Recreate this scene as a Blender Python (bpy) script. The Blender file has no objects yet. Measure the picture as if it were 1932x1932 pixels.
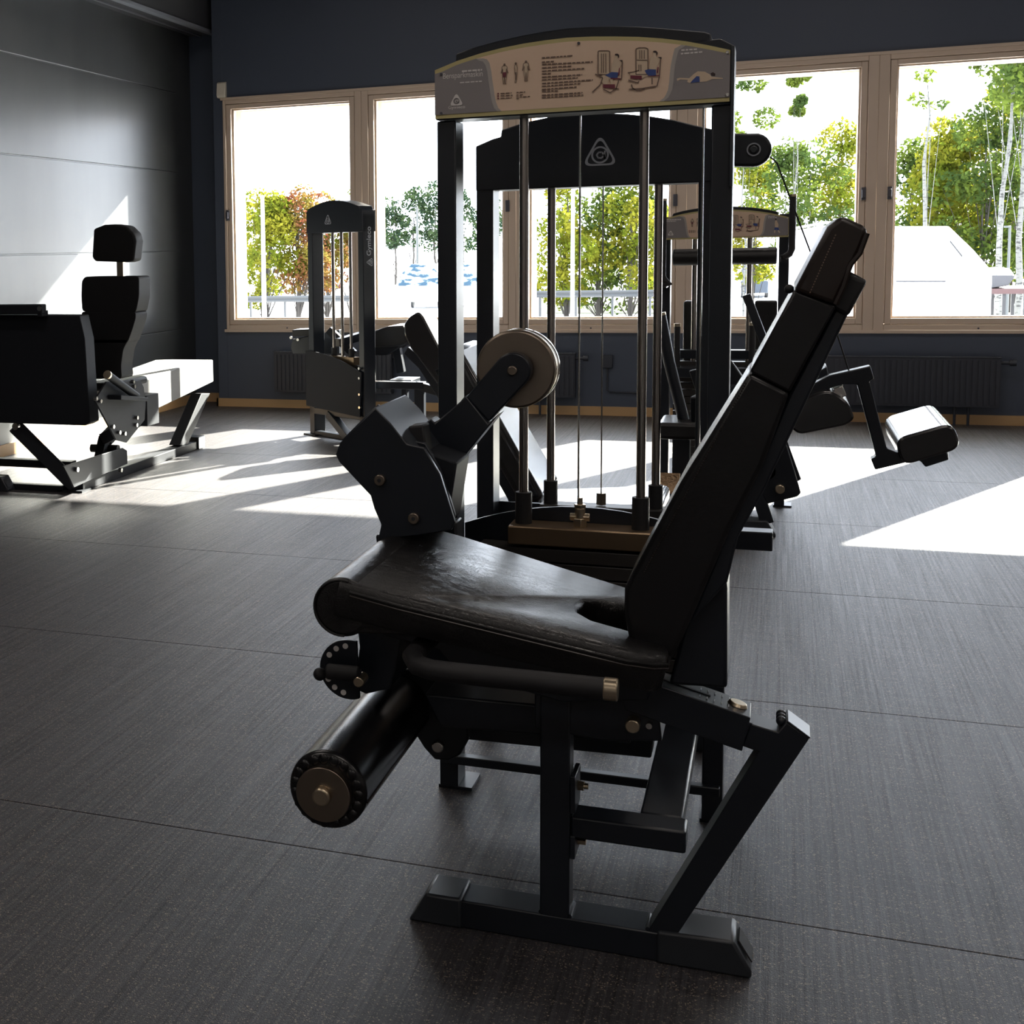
import bpy, bmesh, math, random
from mathutils import Matrix, Vector
import numpy as np

sc = bpy.context.scene
COL = sc.collection
R = math.radians

# ------------------------------------------------------------------ camera
cam = bpy.data.cameras.new('camera')
cam.sensor_fit = 'HORIZONTAL'; cam.sensor_width = 36.0
cam.lens = 36.0 * 2609 / 1932
cam.shift_x = (966 - 335) / 1932
cam.shift_y = -(966 - 733) / 1932
cam.clip_start = 0.05; cam.clip_end = 600
camo = bpy.data.objects.new('camera', cam); COL.objects.link(camo)
camo.matrix_world = Matrix(((0.9176851, -0.0179607, 0.3969023, 0.0),
                            (0.3966239, 0.1000304, -0.9125149, 0.0),
                            (-0.0233129, 0.9948223, 0.0989200, 1.2),
                            (0, 0, 0, 1)))
sc.camera = camo

# ------------------------------------------------------------------ sky, sun, exposure
SKY, SUN = 9.5, 82.0
w = bpy.data.worlds.new('sky'); sc.world = w; w.use_nodes = True
bg = w.node_tree.nodes['Background']
bg.inputs['Color'].default_value = (0.83, 0.875, 1.0, 1); bg.inputs['Strength'].default_value = SKY
sl = bpy.data.lights.new('sun', 'SUN'); sl.energy = SUN; sl.angle = R(0.55); sl.color = (1.0, 0.94, 0.84)
so = bpy.data.objects.new('sun', sl); COL.objects.link(so)
so.location = (5, 20, 12)
so.rotation_euler = Vector((-0.46, -1.0, -0.53)).to_track_quat('-Z', 'Y').to_euler()
# unseen area lights added for the room's base light; housings come with the ceiling
FILL_LIGHTS = [(x, y) for y in (-2.2, 0.8, 3.8, 7.4) for x in (-2.6, 0.4, 3.4)]
for lx, ly in FILL_LIGHTS:
    al = bpy.data.lights.new('fill_light', 'AREA'); al.shape = 'RECTANGLE'; al.size = 1.4; al.size_y = 0.28
    al.energy = 14.0; al.color = (1.0, 0.90, 0.82)
    ao = bpy.data.objects.new('fill_light', al); COL.objects.link(ao); ao.location = (lx, ly, 3.50)
sc.view_settings.view_transform = 'Standard'
sc.view_settings.look = 'None'
sc.view_settings.exposure = 0.0
sc.view_settings.gamma = 1.0
sc.view_settings.use_curve_mapping = False

# ------------------------------------------------------------------ materials
def mat(name, col, rough=0.5, metal=0.0, spec=0.5, bump=None, emit=None):
    m = bpy.data.materials.new(name); m.use_nodes = True
    nt = m.node_tree; b = nt.nodes['Principled BSDF']
    b.inputs['Base Color'].default_value = (*col, 1)
    b.inputs['Roughness'].default_value = rough
    b.inputs['Metallic'].default_value = metal
    b.inputs['Specular IOR Level'].default_value = spec
    if bump:
        scale, strength, dist = bump
        tc = nt.nodes.new('ShaderNodeTexCoord')
        n = nt.nodes.new('ShaderNodeTexNoise'); n.inputs['Scale'].default_value = scale; n.inputs['Detail'].default_value = 5
        bp = nt.nodes.new('ShaderNodeBump'); bp.inputs['Strength'].default_value = strength; bp.inputs['Distance'].default_value = dist
        nt.links.new(tc.outputs['Object'], n.inputs['Vector'])
        nt.links.new(n.outputs['Fac'], bp.inputs['Height']); nt.links.new(bp.outputs['Normal'], b.inputs['Normal'])
    return m

def noise_tint(m, c1, c2, scale, stretch=(1, 1, 1), detail=4, lo=0.35, hi=0.65):
    nt = m.node_tree; b = nt.nodes['Principled BSDF']
    tc = nt.nodes.new('ShaderNodeTexCoord'); mp = nt.nodes.new('ShaderNodeMapping'); mp.inputs['Scale'].default_value = stretch
    n = nt.nodes.new('ShaderNodeTexNoise'); n.inputs['Scale'].default_value = scale; n.inputs['Detail'].default_value = detail
    r = nt.nodes.new('ShaderNodeValToRGB')
    r.color_ramp.elements[0].position = lo; r.color_ramp.elements[0].color = (*c1, 1)
    r.color_ramp.elements[1].position = hi; r.color_ramp.elements[1].color = (*c2, 1)
    nt.links.new(tc.outputs['Object'], mp.inputs['Vector']); nt.links.new(mp.outputs['Vector'], n.inputs['Vector'])
    nt.links.new(n.outputs['Fac'], r.inputs['Fac']); nt.links.new(r.outputs['Color'], b.inputs['Base Color'])
    return m

PAINT = mat('black_powder_coat', (0.009, 0.012, 0.018), 0.34, spec=0.5, bump=(900, 0.05, 0.0003))
PAINT_G = mat('grey_powder_coat', (0.03, 0.036, 0.045), 0.38)
CAPM = mat('dark_grey_plastic_cap', (0.022, 0.026, 0.032), 0.36)
RUBB = mat('black_rubber', (0.012, 0.012, 0.014), 0.6)
STEEL = mat('polished_steel', (0.62, 0.60, 0.57), 0.18, 1.0)
RODM = mat('chromed_rod', (0.42, 0.38, 0.35), 0.22, 1.0)
BRASS = mat('warm_zinc_steel', (0.60, 0.50, 0.36), 0.28, 1.0)
DISCM = mat('brushed_steel_disc', (0.27, 0.22, 0.175), 0.34, 1.0)
PLATE = mat('weight_plate_iron', (0.035, 0.032, 0.030), 0.42, 0.3)
TOPPL = mat('bronze_top_plate', (0.30, 0.21, 0.13), 0.3, 0.85)
CHECK = mat('chequer_plate', (0.45, 0.30, 0.18), 0.35, 0.9, bump=(90, 0.8, 0.01))
FRAMEW = mat('beige_window_paint', (0.62, 0.50, 0.40), 0.42)
SKIRT = mat('oak_skirting', (0.52, 0.33, 0.16), 0.5)
HANDM = mat('window_handle_grey', (0.10, 0.10, 0.12), 0.35, 0.4)
NAVY = mat('navy_wall_paint', (0.060, 0.076, 0.112), 0.5, bump=(300, 0.1, 0.0005))
CEILM = mat('dark_ceiling_paint', (0.04, 0.042, 0.05), 0.7)
PALEW = mat('pale_wall_paint', (0.42, 0.41, 0.40), 0.8)
RADM = mat('dark_radiator_enamel', (0.03, 0.035, 0.05), 0.45)
SENS = mat('white_sensor_plastic', (0.75, 0.7, 0.6), 0.4)
S_CREAM = mat('sign_cream', (0.86, 0.64, 0.47), 0.42)
S_GREY = mat('sign_grey', (0.30, 0.275, 0.275), 0.42)
S_GREYL = mat('sign_light_grey', (0.48, 0.44, 0.41), 0.42)
S_OLIVE = mat('sign_olive', (0.58, 0.50, 0.23), 0.42)
S_INK = mat('sign_brown_ink', (0.20, 0.13, 0.10), 0.5)
S_WHITE = mat('sign_white_ink', (0.80, 0.76, 0.74), 0.5)
S_BLUE = mat('sign_blue_ink', (0.05, 0.09, 0.30), 0.5)
S_RED = mat('sign_maroon_ink', (0.20, 0.035, 0.06), 0.5)
S_SKIN = mat('sign_figure_tone', (0.74, 0.58, 0.42), 0.5)
S_HAIR = mat('sign_dark_ink', (0.05, 0.03, 0.03), 0.5)
LOGO = mat('grey_logo_print', (0.36, 0.38, 0.42), 0.4)

def leather():
    m = mat('black_leather', (0.007, 0.0065, 0.007), 0.33, spec=0.5)
    nt = m.node_tree; b = nt.nodes['Principled BSDF']
    tc = nt.nodes.new('ShaderNodeTexCoord')
    n1 = nt.nodes.new('ShaderNodeTexNoise'); n1.inputs['Scale'].default_value = 28; n1.inputs['Detail'].default_value = 7
    n1.inputs['Distortion'].default_value = 2.2
    n2 = nt.nodes.new('ShaderNodeTexNoise'); n2.inputs['Scale'].default_value = 7; n2.inputs['Detail'].default_value = 3
    vo = nt.nodes.new('ShaderNodeTexVoronoi'); vo.feature = 'DISTANCE_TO_EDGE'; vo.inputs['Scale'].default_value = 26
    ma = nt.nodes.new('ShaderNodeMath'); ma.operation = 'MULTIPLY_ADD'; ma.inputs[1].default_value = 0.55
    bp = nt.nodes.new('ShaderNodeBump'); bp.inputs['Strength'].default_value = 0.42; bp.inputs['Distance'].default_value = 0.005
    mx = nt.nodes.new('ShaderNodeMixRGB'); mx.inputs['Fac'].default_value = 0.22
    nt.links.new(tc.outputs['Object'], n1.inputs['Vector']); nt.links.new(tc.outputs['Object'], n2.inputs['Vector'])
    nt.links.new(tc.outputs['Object'], mx.inputs['Color1']); nt.links.new(n1.outputs['Color'], mx.inputs['Color2'])
    nt.links.new(mx.outputs['Color'], vo.inputs['Vector'])
    cl = nt.nodes.new('ShaderNodeMath'); cl.operation = 'MINIMUM'; cl.inputs[1].default_value = 0.16; nt.links.new(vo.outputs['Distance'], cl.inputs[0])
    sc1 = nt.nodes.new('ShaderNodeMath'); sc1.operation = 'MULTIPLY'; sc1.inputs[1].default_value = 0.22; nt.links.new(n1.outputs['Fac'], sc1.inputs[0])
    nt.links.new(cl.outputs[0], ma.inputs[0]); nt.links.new(sc1.outputs[0], ma.inputs[2])
    nt.links.new(ma.outputs[0], bp.inputs['Height']); nt.links.new(bp.outputs['Normal'], b.inputs['Normal'])
    r = nt.nodes.new('ShaderNodeMapRange'); r.inputs['To Min'].default_value = 0.22; r.inputs['To Max'].default_value = 0.42
    nt.links.new(n2.outputs['Fac'], r.inputs['Value']); nt.links.new(r.outputs['Result'], b.inputs['Roughness'])
    return m
LEATHER = leather()
VINYL = mat('glossy_black_vinyl', (0.010, 0.010, 0.011), 0.22, spec=0.7, bump=(50, 0.12, 0.001))
VINYL.node_tree.nodes['Principled BSDF'].inputs['Coat Weight'].default_value = 0.6
VINYL.node_tree.nodes['Principled BSDF'].inputs['Coat Roughness'].default_value = 0.12
MATTE = mat('matte_black_paint', (0.014, 0.016, 0.021), 0.62, spec=0.22)
VINYLM = mat('matte_black_vinyl', (0.012, 0.012, 0.013), 0.6, spec=0.2)
PALEP = mat('pale_pad_cover', (0.30, 0.30, 0.29), 0.6)
LEATHER_B = mat('brown_black_leather', (0.016, 0.010, 0.008), 0.34, bump=(60, 0.15, 0.0015))
LEATHER_S = mat('smooth_black_leather', (0.006, 0.006, 0.007), 0.27, spec=0.5, bump=(120, 0.12, 0.001))

def wall_panel_mat():
    m = mat('slate_wall_panel', (0.075, 0.085, 0.092), 0.30, bump=(160, 0.05, 0.0004))
    noise_tint(m, (0.044, 0.048, 0.052), (0.058, 0.062, 0.066), 3.0, (1, 1, 0.3))
    return m
WALLP = wall_panel_mat()

def floor_mat():
    m = mat('speckled_rubber_floor', (0.02, 0.02, 0.022), 0.46, spec=0.55)
    nt = m.node_tree; b = nt.nodes['Principled BSDF']; L = nt.links.new
    tc = nt.nodes.new('ShaderNodeTexCoord')
    # fine light flecks
    vo = nt.nodes.new('ShaderNodeTexVoronoi'); vo.inputs['Scale'].default_value = 300
    nw = nt.nodes.new('ShaderNodeTexNoise'); nw.inputs['Scale'].default_value = 260; nw.inputs['Detail'].default_value = 2
    mw = nt.nodes.new('ShaderNodeMixRGB'); mw.inputs['Fac'].default_value = 0.01
    L(tc.outputs['Object'], mw.inputs['Color1']); L(nw.outputs['Color'], mw.inputs['Color2']); L(tc.outputs['Object'], nw.inputs['Vector'])
    L(mw.outputs['Color'], vo.inputs['Vector'])
    sp = nt.nodes.new('ShaderNodeSeparateColor'); L(vo.outputs['Color'], sp.inputs['Color'])
    g = nt.nodes.new('ShaderNodeMath'); g.operation = 'GREATER_THAN'; g.inputs[1].default_value = 0.80; L(sp.outputs['Red'], g.inputs[0])
    dl = nt.nodes.new('ShaderNodeMath'); dl.operation = 'LESS_THAN'; dl.inputs[1].default_value = 0.42; L(vo.outputs['Distance'], dl.inputs[0])
    mg = nt.nodes.new('ShaderNodeMath'); mg.operation = 'MULTIPLY'; L(g.outputs[0], mg.inputs[0]); L(dl.outputs[0], mg.inputs[1])
    # lengthwise streaks left by mopping and trolleys, running towards the windows
    mp = nt.nodes.new('ShaderNodeMapping'); mp.inputs['Scale'].default_value = (80, 0.8, 1)
    mp.inputs['Rotation'].default_value = (0, 0, R(2))
    n1 = nt.nodes.new('ShaderNodeTexNoise'); n1.inputs['Scale'].default_value = 1.6; n1.inputs['Detail'].default_value = 6; n1.inputs['Roughness'].default_value = 0.75
    L(tc.outputs['Object'], mp.inputs['Vector']); L(mp.outputs['Vector'], n1.inputs['Vector'])
    mp2 = nt.nodes.new('ShaderNodeMapping'); mp2.inputs['Scale'].default_value = (1.2, 60, 1)
    n2 = nt.nodes.new('ShaderNodeTexNoise'); n2.inputs['Scale'].default_value = 2; n2.inputs['Detail'].default_value = 5
    L(tc.outputs['Object'], mp2.inputs['Vector']); L(mp2.outputs['Vector'], n2.inputs['Vector'])
    ad = nt.nodes.new('ShaderNodeMath'); ad.operation = 'MULTIPLY_ADD'; ad.inputs[1].default_value = 0.25
    L(n2.outputs['Fac'], ad.inputs[0]); L(n1.outputs['Fac'], ad.inputs[2])
    rp = nt.nodes.new('ShaderNodeValToRGB'); rp.color_ramp.elements[0].position = 0.45; rp.color_ramp.elements[1].position = 0.85
    rp.color_ramp.elements[0].color = (0.014, 0.0135, 0.016, 1); rp.color_ramp.elements[1].color = (0.070, 0.067, 0.076, 1)
    L(ad.outputs[0], rp.inputs['Fac'])
    fl = nt.nodes.new('ShaderNodeMixRGB'); fl.inputs['Color2'].default_value = (0.27, 0.215, 0.165, 1)
    L(mg.outputs[0], fl.inputs['Fac']); L(rp.outputs['Color'], fl.inputs['Color1'])
    rr = nt.nodes.new('ShaderNodeMapRange'); rr.inputs['From Min'].default_value = 0.4; rr.inputs['From Max'].default_value = 0.85
    rr.inputs['To Min'].default_value = 0.56; rr.inputs['To Max'].default_value = 0.40; L(ad.outputs[0], rr.inputs['Value']); L(rr.outputs['Result'], b.inputs['Roughness'])
    # seams between the rolls
    sx = nt.nodes.new('ShaderNodeSeparateXYZ'); L(tc.outputs['Object'], sx.inputs['Vector'])
    sh = nt.nodes.new('ShaderNodeMath'); sh.operation = 'SUBTRACT'; sh.inputs[1].default_value = 2.55; L(sx.outputs['Y'], sh.inputs[0])
    pm = nt.nodes.new('ShaderNodeMath'); pm.operation = 'PINGPONG'; pm.inputs[1].default_value = 0.625; L(sh.outputs[0], pm.inputs[0])
    st = nt.nodes.new('ShaderNodeMath'); st.operation = 'LESS_THAN'; st.inputs[1].default_value = 0.004; L(pm.outputs[0], st.inputs[0])
    se = nt.nodes.new('ShaderNodeMixRGB'); se.inputs['Color2'].default_value = (0.004, 0.004, 0.005, 1)
    L(st.outputs[0], se.inputs['Fac']); L(fl.outputs['Color'], se.inputs['Color1']); L(fl.outputs['Color'], b.inputs['Base Color'])
    # grain relief
    n3 = nt.nodes.new('ShaderNodeTexNoise'); n3.inputs['Scale'].default_value = 420; n3.inputs['Detail'].default_value = 3
    L(tc.outputs['Object'], n3.inputs['Vector'])
    hh = nt.nodes.new('ShaderNodeMath'); hh.operation = 'MULTIPLY_ADD'; hh.inputs[1].default_value = 1.2; L(n1.outputs['Fac'], hh.inputs[0]); L(n3.outputs['Fac'], hh.inputs[2])
    hs = nt.nodes.new('ShaderNodeMath'); hs.operation = 'SUBTRACT'; L(hh.outputs[0], hs.inputs[0]); L(st.outputs[0], hs.inputs[1])
    bp = nt.nodes.new('ShaderNodeBump'); bp.inputs['Strength'].default_value = 0.55; bp.inputs['Distance'].default_value = 0.0018
    L(hs.outputs[0], bp.inputs['Height']); L(bp.outputs['Normal'], b.inputs['Normal'])
    return m
FLOORM = floor_mat()

def glass_mat():
    m = bpy.data.materials.new('window_glass'); m.use_nodes = True; nt = m.node_tree; nt.nodes.clear()
    o = nt.nodes.new('ShaderNodeOutputMaterial'); t = nt.nodes.new('ShaderNodeBsdfTransparent'); g = nt.nodes.new('ShaderNodeBsdfGlossy')
    t.inputs['Color'].default_value = (0.95, 0.97, 0.96, 1); g.inputs['Roughness'].default_value = 0.02
    f = nt.nodes.new('ShaderNodeFresnel'); f.inputs['IOR'].default_value = 1.3; mx = nt.nodes.new('ShaderNodeMixShader')
    nt.links.new(f.outputs[0], mx.inputs[0]); nt.links.new(t.outputs[0], mx.inputs[1]); nt.links.new(g.outputs[0], mx.inputs[2])
    nt.links.new(mx.outputs[0], o.inputs['Surface']); return m
GLASS = glass_mat()

def leaf_mat(name, c1, c2, trans=0.45):
    m = bpy.data.materials.new(name); m.use_nodes = True; nt = m.node_tree; nt.nodes.clear()
    o = nt.nodes.new('ShaderNodeOutputMaterial'); d = nt.nodes.new('ShaderNodeBsdfDiffuse'); t = nt.nodes.new('ShaderNodeBsdfTranslucent')
    mx = nt.nodes.new('ShaderNodeMixShader'); mx.inputs[0].default_value = trans
    tc = nt.nodes.new('ShaderNodeTexCoord'); n = nt.nodes.new('ShaderNodeTexNoise'); n.inputs['Scale'].default_value = 0.9; n.inputs['Detail'].default_value = 4
    r = nt.nodes.new('ShaderNodeValToRGB'); r.color_ramp.elements[0].position = 0.4; r.color_ramp.elements[1].position = 0.6
    r.color_ramp.elements[0].color = (*c1, 1); r.color_ramp.elements[1].color = (*c2, 1)
    nt.links.new(tc.outputs['Object'], n.inputs['Vector']); nt.links.new(n.outputs['Fac'], r.inputs['Fac'])
    nt.links.new(r.outputs['Color'], d.inputs['Color']); nt.links.new(r.outputs['Color'], t.inputs['Color'])
    nt.links.new(d.outputs[0], mx.inputs[1]); nt.links.new(t.outputs[0], mx.inputs[2]); nt.links.new(mx.outputs[0], o.inputs['Surface'])
    return m

# ------------------------------------------------------------------ mesh helpers
WPOS = {}

def poly_area(p):
    return sum(p[i][0] * p[(i + 1) % len(p)][1] - p[(i + 1) % len(p)][0] * p[i][1] for i in range(len(p)))

class MB:
    def __init__(s, xf=None):
        s.bm = bmesh.new(); s.xf = xf
    def v(s, p): return s.bm.verts.new(p)
    def face(s, vs):
        try: return s.bm.faces.new(vs)
        except ValueError: return None
    def prism(s, ax, poly, a, b):
        def P(q, t):
            return {'Y': (q[0], t, q[1]), 'X': (t, q[0], q[1]), 'Z': (q[0], q[1], t)}[ax]
        lo = [s.v(P(q, a)) for q in poly]; hi = [s.v(P(q, b)) for q in poly]
        n = len(poly)
        s.face(lo); s.face(hi[::-1])
        for i in range(n):
            j = (i + 1) % n
            s.face([lo[j], lo[i], hi[i], hi[j]])
        return s
    def box(s, x0, x1, y0, y1, z0, z1):
        return s.prism('Z', [(x0, y0), (x1, y0), (x1, y1), (x0, y1)], z0, z1)
    def cyl(s, p, q, r, r2=None, seg=24, caps=True):
        p = Vector(p); q = Vector(q); d = (q - p).normalized(); r2 = r if r2 is None else r2
        a = d.orthogonal().normalized(); b = d.cross(a)
        A = []; B = []
        for i in range(seg):
            t = 2 * math.pi * i / seg; o = a * math.cos(t) + b * math.sin(t)
            A.append(s.v(p + o * r)); B.append(s.v(q + o * r2))
        for i in range(seg):
            j = (i + 1) % seg; s.face([A[i], A[j], B[j], B[i]])
        if caps: s.face(A[::-1]); s.face(B)
        return s
    def tube(s, pts, r, seg=16):
        pts = [Vector(p) for p in pts]; rings = []
        up = None
        for i, p in enumerate(pts):
            d = ((pts[min(i + 1, len(pts) - 1)] - pts[max(i - 1, 0)])).normalized()
            a = d.orthogonal().normalized() if up is None else (up - d * up.dot(d)).normalized()
            up = a; b = d.cross(a)
            rings.append([s.v(p + (a * math.cos(2 * math.pi * k / seg) + b * math.sin(2 * math.pi * k / seg)) * r) for k in range(seg)])
        for A, B in zip(rings, rings[1:]):
            for i in range(seg):
                j = (i + 1) % seg; s.face([A[i], A[j], B[j], B[i]])
        s.face(rings[0][::-1]); s.face(rings[-1]); return s
    def bar(s, p, q, w, h, up=(0, 0, 1)):
        p = Vector(p); q = Vector(q); d = (q - p).normalized(); up = Vector(up)
        sd = d.cross(up).normalized(); u = sd.cross(d).normalized()
        A = [s.v(p + sd * x * w / 2 + u * y * h / 2) for x, y in ((-1, -1), (1, -1), (1, 1), (-1, 1))]
        B = [s.v(q + sd * x * w / 2 + u * y * h / 2) for x, y in ((-1, -1), (1, -1), (1, 1), (-1, 1))]
        s.face(A[::-1]); s.face(B)
        for i in range(4):
            j = (i + 1) % 4; s.face([A[i], A[j], B[j], B[i]])
        return s
    def sphere(s, c, r, sx=1, sy=1, sz=1, seg=16):
        m = Matrix.Translation(Vector(c)) @ Matrix.Diagonal((sx * r, sy * r, sz * r, 1))
        bmesh.ops.create_uvsphere(s.bm, u_segments=seg, v_segments=seg // 2, radius=1, matrix=m); return s
    def ring(s, ax, c, r0, r1, a, b, seg=48):
        # flat annulus with thickness, axis Y
        V = []
        for i in range(seg):
            t = 2 * math.pi * i / seg
            for rr, yy in ((r0, a), (r1, a), (r1, b), (r0, b)):
                V.append(s.v((c[0] + rr * math.cos(t), yy, c[1] + rr * math.sin(t))))
        for i in range(seg):
            j = (i + 1) % seg
            for k in range(4):
                l = (k + 1) % 4
                s.face([V[i * 4 + k], V[i * 4 + l], V[j * 4 + l], V[j * 4 + k]])
        return s
    def build(s, name, m, parent=None, bevel=0.0, seg=2, sharp=35, subsurf=0):
        bm = s.bm
        if s.xf is not None: bmesh.ops.transform(bm, matrix=s.xf, verts=bm.verts)
        bmesh.ops.recalc_face_normals(bm, faces=bm.faces)
        vs = [v.co for v in bm.verts]
        mn = Vector([min(v[i] for v in vs) for i in range(3)]); mx = Vector([max(v[i] for v in vs) for i in range(3)])
        c = (mn + mx) / 2
        bmesh.ops.translate(bm, vec=-c, verts=bm.verts)
        me = bpy.data.meshes.new(name); bm.to_mesh(me); bm.free()
        me.materials.append(m)
        for p in me.polygons: p.use_smooth = True
        me.set_sharp_from_angle(angle=R(sharp))
        o = bpy.data.objects.new(name, me); COL.objects.link(o)
        place(o, c, parent)
        if bevel:
            bv = o.modifiers.new('bevel', 'BEVEL'); bv.width = bevel; bv.segments = seg; bv.limit_method = 'ANGLE'; bv.angle_limit = R(30)
            bv.harden_normals = False
        if subsurf:
            su = o.modifiers.new('sub', 'SUBSURF'); su.levels = subsurf; su.render_levels = subsurf
        return o

def place(o, c, parent):
    WPOS[o.name] = Vector(c)
    if parent is not None:
        o.parent = parent; o.location = Vector(c) - WPOS[parent.name]
    else:
        o.location = c

def thing(name, label, cat, loc, group=None):
    o = bpy.data.objects.new(name, None); COL.objects.link(o); o.empty_display_size = 0.1
    place(o, loc, None); o['label'] = label; o['category'] = cat
    if group: o['group'] = group
    return o

def tag(o, label, cat, group=None, kind=None):
    o['label'] = label; o['category'] = cat
    if group: o['group'] = group
    if kind: o['kind'] = kind
    return o

def struct(o): o['kind'] = 'structure'; return o

def box(name, m, x0, x1, y0, y1, z0, z1, parent=None, bevel=0.0, xf=None):
    return MB(xf).box(x0, x1, y0, y1, z0, z1).build(name, m, parent, bevel)
def prism(name, m, ax, poly, a, b, parent=None, bevel=0.0, xf=None, seg=2):
    return MB(xf).prism(ax, poly, a, b).build(name, m, parent, bevel, seg)
def cyl(name, m, p, q, r, parent=None, bevel=0.0, r2=None, seg=24, xf=None):
    return MB(xf).cyl(p, q, r, r2, seg).build(name, m, parent, bevel)

def round_poly(poly, r, n=4):
    out = []
    N = len(poly)
    for i in range(N):
        p0, p, p1 = Vector(poly[i - 1]), Vector(poly[i]), Vector(poly[(i + 1) % N])
        a = (p0 - p); b = (p1 - p); ra = min(r, a.length * 0.45, b.length * 0.45)
        s = p + a.normalized() * ra; e = p + b.normalized() * ra
        for k in range(n + 1):
            t = k / n; out.append(tuple(s * (1 - t) ** 2 + p * 2 * t * (1 - t) + e * t * t))
    return out

def circ(c, r, n=32, a0=0, a1=360):
    full = abs(a1 - a0) >= 360
    m = n if full else n + 1
    return [(c[0] + r * math.cos(R(a0 + (a1 - a0) * i / n)), c[1] + r * math.sin(R(a0 + (a1 - a0) * i / n))) for i in range(m)]

def sub(a, b): return (a[0] - b[0], a[1] - b[1])

def text_obj(txt, name, m, parent, origin, xdir, zdir, height, width=None, extrude=0.0006, bold=0.0):
    cu = bpy.data.curves.new('t', 'FONT'); cu.body = txt; cu.size = 1.0; cu.extrude = 0.0; cu.offset = bold
    to = bpy.data.objects.new('t', cu); COL.objects.link(to)
    dg = bpy.context.evaluated_depsgraph_get(); dg.update()
    me = bpy.data.meshes.new_from_object(to.evaluated_get(dg))
    bpy.data.objects.remove(to); bpy.data.curves.remove(cu)
    xs = [v.co.x for v in me.vertices]; ys = [v.co.y for v in me.vertices]
    x0, x1, y0, y1 = min(xs), max(xs), min(ys), max(ys)
    sy = height / (y1 - y0); sx = (width / (x1 - x0)) if width else sy
    X = Vector(xdir).normalized(); Z = Vector(zdir).normalized(); N = X.cross(Z)   # N points away from the reader
    O = Vector(origin)
    bm = bmesh.new(); bm.from_mesh(me); bpy.data.meshes.remove(me)
    for v in bm.verts:
        v.co = O + X * ((v.co.x - x0) * sx) + Z * ((v.co.y - y0) * sy) - N * extrude
    r = bmesh.ops.extrude_face_region(bm, geom=bm.faces[:])
    bmesh.ops.translate(bm, vec=N * extrude, verts=[g for g in r['geom'] if isinstance(g, bmesh.types.BMVert)])
    b = MB(); b.bm.free(); b.bm = bm
    return b.build(name, m, parent)

def logo(parent, c, size, xdir, zdir, m, thick=0.0008, solid=None, name='logo'):
    # rounded triangle ring with an inner ring and a curled a-shape
    X = Vector(xdir).normalized(); Z = Vector(zdir).normalized(); N = X.cross(Z); O = Vector(c)
    tri = [(-0.5, -0.42), (0.5, -0.42), (0.0, 0.48)]
    def bow(t, r):
        pts = round_poly(t, r, 6); return pts
    out = bow(tri, 0.28)
    mb = MB()
    def W(p, d): return O + X * p[0] * size + Z * p[1] * size + N * d
    def annul(a, b):
        n = len(a); A0 = [mb.v(W(p, 0)) for p in a]; A1 = [mb.v(W(p, thick)) for p in a]
        B0 = [mb.v(W(p, 0)) for p in b]; B1 = [mb.v(W(p, thick)) for p in b]
        for i in range(n):
            j = (i + 1) % n
            mb.face([A1[i], A1[j], B1[j], B1[i]]); mb.face([A0[i], A0[j], A1[j], A1[i]]); mb.face([B0[i], B0[j], B1[j], B1[i]])
    if solid is None:
        inn = [(p[0] * 0.82, -0.14 + (p[1] + 0.14) * 0.82) for p in out]
        annul(out, inn)
        annul(circ((0, -0.12), 0.24, 28), circ((0, -0.12), 0.19, 28))
    else:
        # solid triangle with a round hole: bridge by matching angles
        n = 48
        def ray_tri(th):
            d = Vector((math.cos(th), math.sin(th))); best = 9
            cx = Vector((0, -0.12))
            for i in range(len(out)):
                a = Vector(out[i]); b = Vector(out[(i + 1) % len(out)]); e = b - a
                den = d.x * e.y - d.y * e.x
                if abs(den) < 1e-9: continue
                t = ((a.x - cx.x) * e.y - (a.y - cx.y) * e.x) / den
                u = ((a.x - cx.x) * d.y - (a.y - cx.y) * d.x) / den
                if t > 0 and -1e-6 <= u <= 1 + 1e-6: best = min(best, t)
            return tuple(cx + d * best)
        a = [ray_tri(2 * math.pi * i / n) for i in range(n)]
        annul(a, circ((0, -0.12), 0.22, n))
    spiral = [(0.13, -0.02), (0.12, -0.2), (0.15, -0.23), (0.12, -0.2), (0.11, -0.12), (0.05, -0.05), (-0.04, -0.05), (-0.09, -0.12), (-0.05, -0.2), (0.03, -0.21), (0.1, -0.16)] or [(0.13, -0.10), (0.10, -0.02), (0.02, 0.02), (-0.08, -0.03), (-0.11, -0.12), (-0.07, -0.21), (0.0, -0.235), (0.07, -0.2), (0.09, -0.12), (0.03, -0.09), (-0.03, -0.13)]
    wd = 0.022
    for a, b in zip(spiral, spiral[1:]):
        d = (Vector(b) - Vector(a)); n = Vector((-d.y, d.x)).normalized() * wd; e = d.normalized() * 0.01
        q = [Vector(a) - e + n, Vector(a) - e - n, Vector(b) + e - n, Vector(b) + e + n]
        lo = [mb.v(W(p, 0)) for p in q]; hi = [mb.v(W(p, thick)) for p in q]
        mb.face(hi)
        for i in range(4): mb.face([lo[i], lo[(i + 1) % 4], hi[(i + 1) % 4], hi[i]])
    return mb.build(name, m, parent)

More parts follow.
